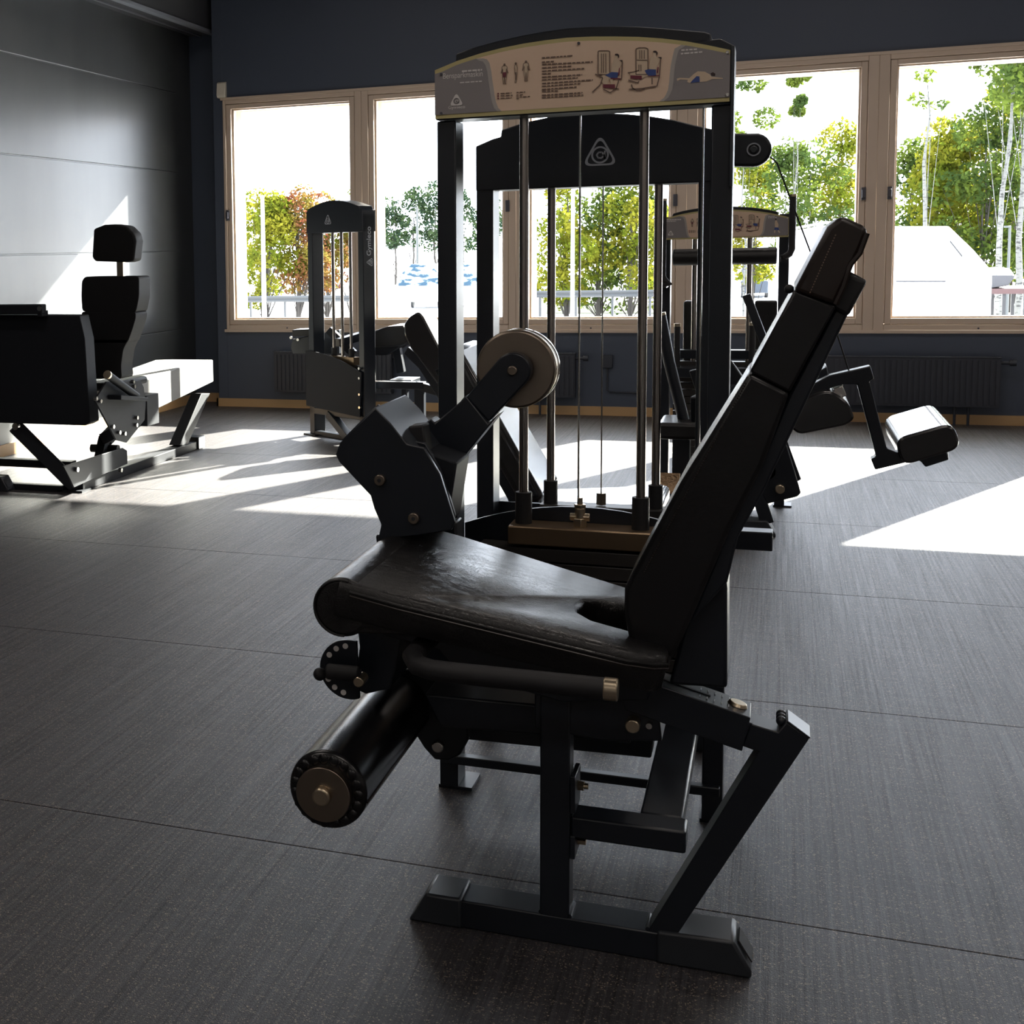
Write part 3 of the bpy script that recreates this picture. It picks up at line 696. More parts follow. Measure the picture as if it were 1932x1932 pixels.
def tower_uprights(par, xl, xr, y0, y1, z1, wd=0.04, foot=True, xf=None):
    for a, b in ((xl, xl + wd), (xr - wd, xr)):
        u = box('upright', PAINT, a, b, y0, y1, 0.006, z1, par, bevel=0.003, xf=xf)
        box('foot_plate', PAINT, a - 0.004, b + 0.03, y0 + 0.004, y1 + 0.02, 0.0, 0.008, u, bevel=0.001, xf=xf)

# base and front frame
ybm0, ybm1 = 2.33, 2.405
box('base_beam', PAINT, -0.52, -0.10, ybm0, ybm1, 0.0, 0.05, A, bevel=0.003)
lcap = [(-0.5861, -0.0010), (-0.5541, 0.0529), (-0.4910, 0.0530), (-0.4987, 0.0019)]
prism('foot_cap', CAPM, 'Y', [(lcap[0][0], 0.0), (lcap[0][0] + 0.008, 0.012), (lcap[1][0], 0.055), (lcap[2][0], 0.055), (lcap[2][0], 0.0)], 2.324, 2.412, A, bevel=0.005)
rcap = [(-0.1354, 0.0537), (-0.0464, 0.0881), (-0.0189, 0.0165), (-0.0187, 0.0021)]
fc = prism('foot_cap', CAPM, 'Y', [(-0.165, 0.0), (-0.165, 0.056), (rcap[1][0], 0.060), (rcap[2][0], 0.012), (rcap[3][0], 0.0)], 2.324, 2.412, A, bevel=0.005)
box('cap_recess', RUBB, rcap[1][0] + 0.001, rcap[1][0] + 0.004, 2.335, 2.40, 0.01, 0.03, fc)
MB().prism('Y', [(rcap[1][0] + 0.006, 0.052), (rcap[2][0] - 0.001, 0.02), (rcap[2][0] + 0.001, 0.021), (rcap[1][0] + 0.008, 0.054)], 2.343, 2.393).build('recess', RUBB, fc)
MB().sphere((rcap[2][0] - 0.004, 2.378, 0.014), 0.006).build('screw', BRASS, fc)
box('front_post', PAINT, -0.357, -0.3075, 2.33, 2.38, 0.048, 0.44, A, bevel=0.003)
strut = [(-0.1800, 0.0506), (-0.0140, 0.3815), (-0.0392, 0.3871), (-0.0265, 0.4255), (0.0134, 0.4163), (0.0254, 0.4350), (0.0587, 0.4114), (-0.1357, 0.0485)]
prism('rear_strut', PAINT, 'Y', strut, 2.33, 2.388, A, bevel=0.002)
# weld beads
for px in [(-0.3551, 0.0484), (-0.3072, 0.0474), (-0.1800, 0.0506), (-0.1357, 0.0485)]:
    MB().tube([(px[0], 2.332, 0.053), (px[0], 2.36, 0.055), (px[0], 2.385, 0.053)], 0.004, 8).build('weld', PAINT, A)
sleeve = [(-0.1556, 0.4734), (-0.0273, 0.4384), (-0.0390, 0.3812), (-0.2179, 0.4290), (-0.2352, 0.4954)]
sl_ = prism('adjuster_sleeve', PAINT, 'Y', sleeve, 2.322, 2.400, A, bevel=0.0015)
# ruler ticks and slot on the sloping top of the sleeve
s0, s1 = Vector((sleeve[0][0], 0, sleeve[0][1])), Vector((sleeve[1][0], 0, sleeve[1][1]))
dS = (s1 - s0).normalized(); nS = Vector((-dS.z, 0, dS.x))
def on_slope(t, y, h=0.0): p = s0 + dS * t + nS * h; return Vector((p.x, y, p.z))
LS = (s1 - s0).length
mb = MB(); 
mb.bar(on_slope(-0.02, 2.36, 0.0005), on_slope(LS * 0.52, 2.36, 0.0005), 0.006, 0.002, nS); mb.build('slot', RUBB, sl_)
mb = MB()
for k in range(5):
    t = LS * (0.40 + 0.085 * k)
    for y in (2.342, 2.378): mb.bar(on_slope(t, y - 0.006, 0.0006), on_slope(t, y + 0.006, 0.0006), 0.0016, 0.001, nS)
mb.build('ruler_marks', LOGO, sl_)
c = on_slope(LS * 0.84, 2.362, 0.0); MB().cyl(c, c + nS * 0.006, 0.016, 0.013, 24).build('bolt_head', BRASS, sl_, bevel=0.001)
# inner slide bar between sleeve and strut
ib = [(-0.0400, 0.4292), (0.0134, 0.4146), (-0.0014, 0.3752), (-0.0473, 0.3879)]
prism('slide_bar', PAINT_G, 'Y', ib, 2.335, 2.385, A, bevel=0.0015)
for y in (2.345, 2.362, 2.378): MB().sphere(([(0.0178, 0.4255)][0][0], y, [(0.0177, 0.4307)][0][1]), 0.008).build('weld', PAINT, A)
ec = [(0.0254, 0.4350), (0.0587, 0.4114)]
d2 = Vector((ec[1][0] - ec[0][0], 0, ec[1][1] - ec[0][1])); n2 = Vector((-d2.z, 0, d2.x)).normalized() * 0.003
MB().prism('Y', [ec[0], ec[1], (ec[1][0] + n2.x, ec[1][1] + n2.z), (ec[0][0] + n2.x, ec[0][1] + n2.z)], 2.329, 2.389).build('end_cap', CAPM, A, bevel=0.001)

# cross tubes near the floor
zt = [(-0.3061, 0.2268), (-0.1241, 0.2290)][1][1]
zb = [(-0.1204, 0.1906)][0][1]
xr_ = [(-0.1225, 0.2292)][0][0]
box('cross_tube', PAINT, -0.306, xr_, 2.335, 2.395, zb, zt, A, bevel=0.004)
q = [(-0.2024, 2.4027), (-0.1308, 2.4052), (-0.1211, 2.8002), (-0.1988, 2.7914)]
box('depth_tube', PAINT, q[0][0] + 0.003, q[1][0], 2.395, 2.944, zb + 0.004, zt, A, bevel=0.004)
bp_ = box('bracket_plate', PAINT, -0.307, -0.299, 2.332, 2.40, 0.235, 0.30, A, bevel=0.001)
MB().cyl((-0.299, 2.37, 0.272), (-0.289, 2.37, 0.272), 0.009, seg=6).cyl((-0.289, 2.37, 0.272), (-0.282, 2.37, 0.272), 0.005).build('bolt', BRASS, bp_)
MB().cyl((-0.299, 2.37, 0.175), (-0.285, 2.37, 0.175), 0.008, seg=6).build('bolt', BRASS, A)
MB().box(-0.307, -0.299, 2.332, 2.40, 0.155, 0.195).build('bracket_plate', PAINT, A, bevel=0.001)
# box rail under the seat and the tie bar behind
r1 = [(-0.5728, 0.3356), (-0.1898, 0.3314), (-0.1983, 0.2505), (-0.5731, 0.2437)]
prism('seat_rail', PAINT, 'Y', r1, 2.60, 2.66, A, bevel=0.003)
r2 = [(-0.6411, 0.0849), (-0.1183, 0.0886), (-0.1180, 0.0662), (-0.6412, 0.0656)]
prism('tie_bar', PAINT, 'Y', [(-0.66, r2[3][1]), (-0.09, r2[3][1]), (-0.09, r2[0][1]), (-0.66, r2[0][1])], 2.925, 2.95, A, bevel=0.002)
prism('seat_cross_arm', PAINT, 'Y', [(-0.5728, 0.3932), (-0.2252, 0.3984), (-0.2161, 0.3436), (-0.3666, 0.3412), (-0.5441, 0.3355)], 2.40, 2.60, A, bevel=0.004)
u_ = [(-0.2059, 0.4061), (-0.1686, 0.4123)]
MB().cyl((u_[0][0], 2.31, u_[0][1]), (u_[0][0], 2.335, u_[0][1]), 0.0115, seg=28).build('pivot_cap', BRASS, A, bevel=0.002)
MB().cyl((u_[1][0] - 0.012, 2.318, u_[1][1] - .005), (u_[1][0] - 0.012, 2.335, u_[1][1] - .005), 0.005, seg=12).build('screw', STEEL, A)
hold = [(-0.3104, 0.4939), (-0.1703, 0.4630), (-0.1611, 0.3785), (-0.2537, 0.3672), (-0.3671, 0.3767), (-0.3673, 0.4605)]
prism('seat_bracket', PAINT, 'Y', hold, 2.335, 2.42, A, bevel=0.003)
prism('seat_bracket', PAINT, 'Y', [(-0.6862, 0.5307), (-0.6006, 0.5381), (-0.6128, 0.4480), (-0.6257, 0.4096), (-0.6699, 0.3950), (-0.6916, 0.4026), (-0.6808, 0.4823)], 2.36, 2.50, A, bevel=0.003)
prism('seat_pan', PAINT, 'Y', [(-0.6514, 0.5587), (-0.1755, 0.5097), (-0.1815, 0.4561), (-0.3170, 0.4384), (-0.4936, 0.4720), (-0.5227, 0.5064), (-0.6517, 0.5302)], 2.30, 2.50, A, bevel=0.003)

# ---- seat pad
ns0 = Vector((-0.6502, 2.14, 0.6563)); ns1 = Vector((-0.1564, 2.14, 0.5593))
ds = (ns1 - ns0).normalized(); nn = Vector((-ds.z, 0, ds.x))
def sp(u, y, h=0.0):
    p = ns0 + ds * u + nn * h; return Vector((p.x, y, p.z))
LSeat = (ns1 - ns0).length + 0.012
outline = [(0.0, 2.142), (0.10, 2.146), (LSeat - 0.06, 2.190), (LSeat - 0.018, 2.200), (LSeat, 2.222),
           (LSeat, 2.285), (LSeat - 0.02, 2.302), (LSeat - 0.125, 2.306), (LSeat - 0.150, 2.330), (LSeat - 0.158, 2.37), (LSeat - 0.150, 2.412), (LSeat - 0.125, 2.436),
           (LSeat - 0.02, 2.440), (LSeat, 2.457), (LSeat, 2.53), (LSeat - 0.018, 2.556), (LSeat - 0.06, 2.564), (0.10, 2.644), (0.0, 2.650)]
mb = MB(); tk = 0.060
def ins(k):  # inset outline towards inside for the domed rim
    out = []
    N = len(outline)
    for i in range(N):
        a, p, b = Vector(outline[i - 1]), Vector(outline[i]), Vector(outline[(i + 1) % N])
        e1 = (p - a).normalized(); e2 = (b - p).normalized(); n = Vector((-(e1.y + e2.y), e1.x + e2.x)).normalized()
        out.append(p + n * k)
    out[0].x = outline[0][0]; out[-1].x = outline[-1][0]
    return out
sgn = 1 if poly_area([tuple(p) for p in outline]) > 0 else -1
rings = []
for k, h in ((0.004, -tk), (0.0, -tk + 0.006), (0.0, -0.016), (0.003, -0.006), (0.010, 0.0)):
    rings.append([mb.v(sp(p[0], p[1], h)) for p in ins(k * sgn)])
for a, b in zip(rings, rings[1:]):
    for i in range(len(a)):
        j = (i + 1) % len(a); mb.face([a[i], a[j], b[j], b[i]])
mb.face(rings[0][::-1]); mb.face(rings[-1])
seat = mb.build('seat', LEATHER, A, sharp=50)
# rolled front edge
rc = [(-0.6499, 0.6085), (-0.6493, 0.6573)]
rr = rc[1][1] - rc[0][1] + 0.001
rcz = Vector((rc[0][0], 0, rc[0][1]))
MB().cyl((rc[0][0], 2.150, rc[0][1]), (rc[0][0], 2.648, rc[0][1]), rr, seg=48).build('front_roll', LEATHER, seat, bevel=0.008, seg=3)
# filler wedge between roll and pad underside
fw = [(rc[0][0], rc[0][1] + rr - 0.006), tuple(sp(0.12, 0, -0.004).xz), tuple(sp(0.13, 0, -tk).xz), (rc[0][0] + 0.02, rc[0][1] - rr * 0.86)]
MB().prism('Y', fw, 2.152, 2.640).build('front_wedge', LEATHER, seat, bevel=0.004)
# piping along the near side and round the roll
pts = [sp(u, 2.1415 + max(0, (u - 0.1)) * 0.107, -0.014) for u in (0.02, 0.06, 0.1, 0.2, 0.3, 0.4, LSeat - 0.06)] + [sp(LSeat - 0.018, 2.200, -0.014), sp(LSeat + 0.001, 2.222, -0.014), sp(LSeat + 0.001, 2.285, -0.014)]
MB().tube(pts, 0.0026, 8).build('piping', LEATHER, seat)
MB().tube([p + Vector((0, 0, -0.007)) for p in pts], 0.0016, 6).build('piping', LEATHER_B, seat)
MB().tube([Vector((rc[0][0] + (rr - 0.003) * math.cos(R(a)), 2.150, rc[0][1] + (rr - 0.003) * math.sin(R(a)))) for a in range(75, 285, 10)], 0.0022, 8).build('piping', LEATHER, seat)

# ---- backrest
by0, by1 = 2.262, 2.498
low = [(-0.2160, 0.6053), (-0.2156, 0.6485), (-0.1333, 0.8232), (-0.0369, 0.9970), (0.0196, 0.9665), (-0.0152, 0.8531), (-0.0601, 0.7521), (-0.1181, 0.5966), (-0.1425, 0.5344), (-0.1929, 0.5425), (-0.2092, 0.5713)]
mid = [(-0.0369, 0.9970), (0.0232, 1.1208), (0.0802, 1.0960), (0.0196, 0.9665)]
top = [(0.0218, 1.1192), (0.0656, 1.2131), (0.0843, 1.2288), (0.1168, 1.2116), (0.1185, 1.1985), (0.0987, 1.1472), (0.0787, 1.0976)]
bk = prism('backrest', LEATHER_S, 'Y', low, by0, by1, A, bevel=0.008, seg=3)
prism('middle_cushion', LEATHER_S, 'Y', mid, by0 + 0.001, by1 - 0.001, bk, bevel=0.004, seg=3)
hr = prism('head_cushion', LEATHER_B, 'Y', top, by0 - 0.004, by1 + 0.004, bk, bevel=0.007, seg=3)
# stitching
mb = MB(); p0, p1 = [(0.0440, 1.1161), (0.0776, 1.2034)]
for k in range(22):
    a = Vector((p0[0] + (p1[0] - p0[0]) * k / 22, 2.2565, p0[1] + (p1[1] - p0[1]) * k / 22)); b = a + Vector(((p1[0] - p0[0]) / 40, 0, (p1[1] - p0[1]) / 40))
    mb.bar(a, b, 0.0015, 0.0012, (0, 1, 0))
mb.build('stitching', S_INK, hr)
mb = MB(); p0, p1 = [(-0.1860, 0.6767), (-0.0411, 0.9824)]
for k in range(80):
    a = Vector((p0[0] + (p1[0] - p0[0]) * k / 80, 2.2612, p0[1] + (p1[1] - p0[1]) * k / 80)); b = a + Vector(((p1[0] - p0[0]) / 150, 0, (p1[1] - p0[1]) / 150))
    mb.bar(a, b, 0.0014, 0.0012, (0, 1, 0))
mb.build('stitching', LEATHER_B, bk)
# torn seam tape at the head end and seam lines
MB().tube([(p[0], 2.255, p[1]) for p in [(0.1180, 1.2024), (0.1090, 1.1734), (0.0968, 1.1567), (0.0891, 1.1258), (0.0784, 1.0994)]], 0.004, 6).build('seam', SENS if False else LEATHER_B, hr)
fr = [(0.0981, 1.1468), (0.1216, 1.1324), (0.0954, 1.0793), (0.0489, 0.9652), (-0.0110, 0.8176), (-0.0497, 0.7358), (-0.0640, 0.6643), (-0.1190, 0.5918), (-0.0608, 0.7611), (-0.0227, 0.8459), (0.0190, 0.9614), (0.0808, 1.0952)]
prism('backrest_frame', PAINT, 'Y', fr, 2.285, 2.475, A, bevel=0.004)
hb = [(0.0954, 1.1437), (0.1216, 1.1324), (0.0968, 1.0793), (0.0723, 1.0936)]
prism('backrest_end_block', RUBB, 'Y', hb, 2.275, 2.485, A, bevel=0.006)
prism('backrest_mount', PAINT, 'Y', [(-0.0986, 0.6886), (-0.0685, 0.6753), (-0.0649, 0.6463), (-0.0625, 0.4822), (-0.1506, 0.4798), (-0.1291, 0.5804)], 2.32, 2.44, A, bevel=0.006)
MB().sphere(([(0.0221, 1.1211)][0][0] - .006, 2.30, [(0.0221, 1.1211)][0][1] + 0.0), 0.007).build('strap_button', RUBB, A)

# ---- side handle
hA = [(-0.2288, 0.5296), (-0.2135, 0.5296), (-0.4906, 0.5334), (-0.5118, 0.5399), (-0.5245, 0.5507)]
zh = hA[0][1]
grip = [(hA[0][0], 2.11, zh), (-0.45, 2.11, zh + 0.001), (hA[2][0], 2.11, zh + 0.002), (hA[3][0] - 0.004, 2.118, zh + 0.005), (hA[4][0] - 0.006, 2.145, zh + 0.010), (hA[4][0] - 0.004, 2.20, zh + 0.012), (hA[4][0], 2.36, zh + 0.012)]
h = MB().tube(grip, 0.0165, 24).build('handle', RUBB, A)
MB().cyl((hA[0][0] - 0.001, 2.11, zh), (hA[0][0] + 0.020, 2.11, zh), 0.0175, seg=32).build('end_cap', BRASS, h, bevel=0.002)

# ---- shin roller
rc1 = [(-0.6595, 0.3193)][0]; RR = 0.0655
rl = MB().cyl((rc1[0], 2.085, rc1[1]), (rc1[0], 2.565, rc1[1]), RR, seg=64).build('shin_roller', LEATHER_S, A, bevel=0.012, seg=4)
MB().tube([(rc1[0] + (RR + 0.001) * math.cos(R(-14)), 2.10, rc1[1] + (RR + 0.001) * math.sin(R(-14))), (rc1[0] + (RR + 0.001) * math.cos(R(-14)), 2.55, rc1[1] + (RR + 0.001) * math.sin(R(-14)))], 0.0015, 6).build('seam', LEATHER_B, rl)
mb = MB()
for k in range(19):
    a = 2 * math.pi * k / 19
    p = Vector((rc1[0] + 0.0535 * math.cos(a), 2.086, rc1[1] + 0.0535 * math.sin(a)))
    mb.sphere(p, 0.0088, 1.0, 0.42, 1.0, 12)
mb.build('gathered_leather', LEATHER_S, rl)
cx_, cz_ = rc1[0] - 0.003, rc1[1] - 0.003
MB().cyl((cx_, 2.074, cz_), (cx_, 2.086, cz_), 0.0455, seg=56).build('end_disc', DISCM, rl, bevel=0.001)
bt = MB().cyl((cx_, 2.062, cz_), (cx_, 2.075, cz_), 0.0155, seg=40).build('end_bolt', BRASS, rl, bevel=0.004, seg=3)
# roller arm
prism('roller_arm', PAINT, 'Y', [(-0.6632, 0.3932), (-0.5230, 0.4073), (-0.5194, 0.2714), (-0.5355, 0.2384), (-0.5577, 0.2241), (-0.5841, 0.2228), (-0.6044, 0.2432), (-0.6248, 0.2742), (-0.6659, 0.3113)], 2.53, 2.565, A, bevel=0.004)
c = [(-0.5756, 0.2534)][0]; MB().cyl((c[0], 2.516, c[1]), (c[0], 2.532, c[1]), 0.011, seg=24).build('pivot_bolt', STEEL, A, bevel=0.002)
# range adjuster disc with white dots for light through its holes, and pull knob
ac = [(-0.7008, 0.4566), (-0.7001, 0.5105)]
ra = ac[1][1] - ac[0][1]
cx_, cz_ = ac[0][0] + 0.018, ac[0][1]
ar = prism('range_disc', PAINT, 'Y', circ((cx_, cz_), ra, 40, 75, 290) , 2.300, 2.308, A, bevel=0.001)
for a in (98, 122, 146, 208, 232, 256):
    p = (cx_ + ra * 0.80 * math.cos(R(a)), cz_ + ra * 0.80 * math.sin(R(a)))
    MB().cyl((p[0], 2.2985, p[1]), (p[0], 2.3000, p[1]), 0.0050, seg=14).build('hole_light_dot', S_WHITE, ar)  # white discs paint in the light showing through the holes
k = [(-0.7188, 0.4559)][0]; k2 = [(-0.6536, 0.4503)][0]
MB().cyl((k[0] + 0.004, 2.27, k[1] + 0.004), (k2[0], 2.27, k[1] + 0.004), 0.014, seg=24).build('pull_pin', RUBB, A, bevel=0.004)
MB().sphere((k[0] - 0.006, 2.262, k[1]), 0.0115, seg=20).build('pull_knob', RUBB, A)
MB().cyl((k2[0], 2.256, k2[1]), (k2[0], 2.29, k2[1]), 0.0095, seg=20).build('bolt', BRASS, A, bevel=0.002)

# ---- lever with counterweight
lev = [(-0.7639, 0.8085), (-0.7553, 0.8311), (-0.6857, 0.8994), (-0.6556, 0.8703), (-0.6258, 0.8335), (-0.5940, 0.8277), (-0.5646, 0.7795), (-0.5375, 0.6918), (-0.5434, 0.6766), (-0.6049, 0.6629), (-0.6604, 0.6535), (-0.6840, 0.6459), (-0.6765, 0.6788), (-0.6895, 0.7085), (-0.6965, 0.7334), (-0.7568, 0.7946)]
lv = prism('lever_plate', PAINT, 'Y', lev, 2.50, 2.512, A, bevel=0.002)
for p in [(-0.6768, 0.7646), (-0.6127, 0.6955)]:
    b_ = MB().cyl((p[0], 2.490, p[1]), (p[0], 2.502, p[1]), 0.0105, seg=32).build('bolt', DISCM, lv, bevel=0.0015)
    MB().cyl((p[0], 2.4885, p[1]), (p[0], 2.4905, p[1]), 0.004, seg=6).build('socket', RUBB, lv)
prism('lever_plate', PAINT, 'Y', [(x - 0.012, z) for x, z in lev], 2.56, 2.572, A, bevel=0.002)
bl = [(-0.6872, 0.9011), (-0.6571, 0.8720), (-0.6263, 0.8332), (-0.5946, 0.7927), (-0.6350, 0.7411), (-0.6953, 0.8088), (-0.7276, 0.8620)]
MB().prism('Y', bl, 2.502, 2.735).build('counterweight_block', PAINT_G, A, bevel=0.003)
MB().bar(([(-0.6278, 0.8587)][0][0], 2.60, [(-0.6278, 0.8587)][0][1]), ([(-0.6179, 0.7768)][0][0], 2.60, [(-0.6179, 0.7768)][0][1]), 0.05, 0.03).build('stop_block', RUBB, A, bevel=0.004)
arm = [(-0.6877, 0.8059), (-0.6412, 0.8459), (-0.6252, 0.8580), (-0.6167, 0.8497), (-0.5671, 0.8931), (-0.5567, 0.9059), (-0.5133, 0.8516), (-0.4898, 0.8730), (-0.5696, 0.7719), (-0.5844, 0.7363), (-0.5911, 0.6506), (-0.6532, 0.6308), (-0.7182, 0.6706), (-0.7285, 0.7570)]
prism('lever_arm', PAINT, 'Y', arm, 2.69, 2.745, A, bevel=0.006)
hc = [(-0.4674, 0.9551)][0]; hrr = [(-0.4332, 0.9555)][0][0] - hc[0]
a_, b_ = [(-0.5567, 0.9017), (-0.5133, 0.8537)]
tip = [a_] + [(hc[0] + hrr * math.cos(R(t)), hc[1] + hrr * math.sin(R(t))) for t in range(136, -50, -12)] + [b_]
prism('lever_head', PAINT, 'Y', tip, 2.70, 2.735, A, bevel=0.003)
MB().cyl((hc[0], 2.692, hc[1]), (hc[0], 2.702, hc[1]), 0.0095, seg=24).build('axle_bolt', DISCM, A, bevel=0.002)
dc = [(-0.4692, 0.9536), (-0.4693, 1.0275)]
dr = (dc[1][1] - dc[0][1]) * 1.03
ds_ = MB().cyl((dc[0][0], 2.742, dc[0][1]), (dc[0][0], 2.812, dc[0][1]), dr, seg=96).build('counterweight_disc', DISCM, A, bevel=0.004, seg=3)
MB().ring('Y', dc[0], dr - 0.004, dr + 0.0015, 2.752, 2.760, seg=72).build('rim_band', BRASS, ds_)
MB().ring('Y', dc[0], dr - 0.004, dr + 0.0015, 2.790, 2.800, seg=72).build('rim_band', STEEL, ds_)
# cam pulley behind the lever
pc = [(-0.6714, 0.6828), (-0.6709, 0.7573)]
pr_ = pc[1][1] - pc[0][1]
cp = MB().cyl((pc[0][0], 2.775, pc[0][1]), (pc[0][0], 2.82, pc[0][1]), pr_, seg=64).build('cam_pulley', RUBB, A, bevel=0.003)
MB().ring('Y', pc[0], pr_ - 0.003, pr_ + 0.003, 2.778, 2.784, seg=64).build('pulley_rim', PAINT_G, cp)
MB().ring('Y', pc[0], pr_ - 0.003, pr_ + 0.003, 2.808, 2.814, seg=64).build('pulley_rim', PAINT_G, cp)
p0, p1 = [(-0.6667, 0.6942), (-0.5988, 0.6206)]
MB().tube([(p0[0], 2.56, p0[1]), (p1[0], 2.56, p1[1])], 0.0035, 8).build('cable', STEEL, A)
prism('lever_post', PAINT, 'Y', [(-0.7430, 0.6145), (-0.5784, 0.6513), (-0.5584, 0.2689), (-0.7051, 0.2522)], 2.70, 2.76, A, bevel=0.004)
prism('lever_web', MATTE, 'Y', [(-0.6622, 0.8205), (-0.6177, 0.8128), (-0.5485, 0.7908), (-0.5672, 0.6710), (-0.6290, 0.6519), (-0.6864, 0.6904)], 2.572, 2.69, A, bevel=0.004)

# ---- weight tower
tower_uprights(A, -0.668, -0.085, TY, TY + 0.08, 1.46)
arc_s = [(-0.6607, 1.5642), (-0.6195, 1.5801), (-0.5734, 1.5912), (-0.5268, 1.5994), (-0.4841, 1.6045), (-0.4408, 1.6076), (-0.3980, 1.6092), (-0.3496, 1.6076), (-0.3059, 1.6042), (-0.2607, 1.5997), (-0.2161, 1.5929), (-0.1739, 1.5844), (-0.1332, 1.5736), (-0.0900, 1.5611)]
bot_s = [(-0.0885, 1.4644), (-0.6600, 1.4624)]
zb_s = (bot_s[0][1] + bot_s[1][1]) / 2
arc_c = [(-0.6252, 1.5962), (-0.5842, 1.6072), (-0.5393, 1.6155), (-0.4918, 1.6224), (-0.4449, 1.6271), (-0.3997, 1.6297), (-0.3530, 1.6289), (-0.3089, 1.6263), (-0.2633, 1.6214), (-0.2183, 1.6145), (-0.1757, 1.6069), (-0.1396, 1.6009), (-0.1279, 1.5958)]
hood = [(-0.64, 1.463)] + [(arc_c[0][0], arc_c[0][1] - 0.03)] + arc_c + [(arc_c[-1][0] + 0.003, arc_c[-1][1] - 0.03), (-0.115, 1.463)]
prism('tower_hood', PAINT, 'Y', hood, 2.935, 3.035, A, bevel=0.003)
sh = [(-0.668, 1.461)] + [(-0.668, 1.56), (-0.64, 1.575), (-0.11, 1.585), (-0.085, 1.57), (-0.085, 1.461)]
prism('tower_shoulder', PAINT, 'Y', sh, 2.9315, 3.02, A, bevel=0.003)
board = prism('instruction_board', S_OLIVE, 'Y', [(-0.667, zb_s)] + [(-0.667, arc_s[0][1])] + arc_s[1:-1] + [(-0.092, arc_s[-1][1]), (-0.092, zb_s)], 2.924, 2.930, A)
box('board_edge', PAINT_G, -0.090, -0.084, 2.922, 3.02, 1.30, arc_s[-1][1] + 0.008, A, bevel=0.001)

def lay(name, m, poly, y, par=None, f=lambda p: p):
    return prism(name, m, 'Y', [f(p) for p in poly], y - 0.0004, y, par)

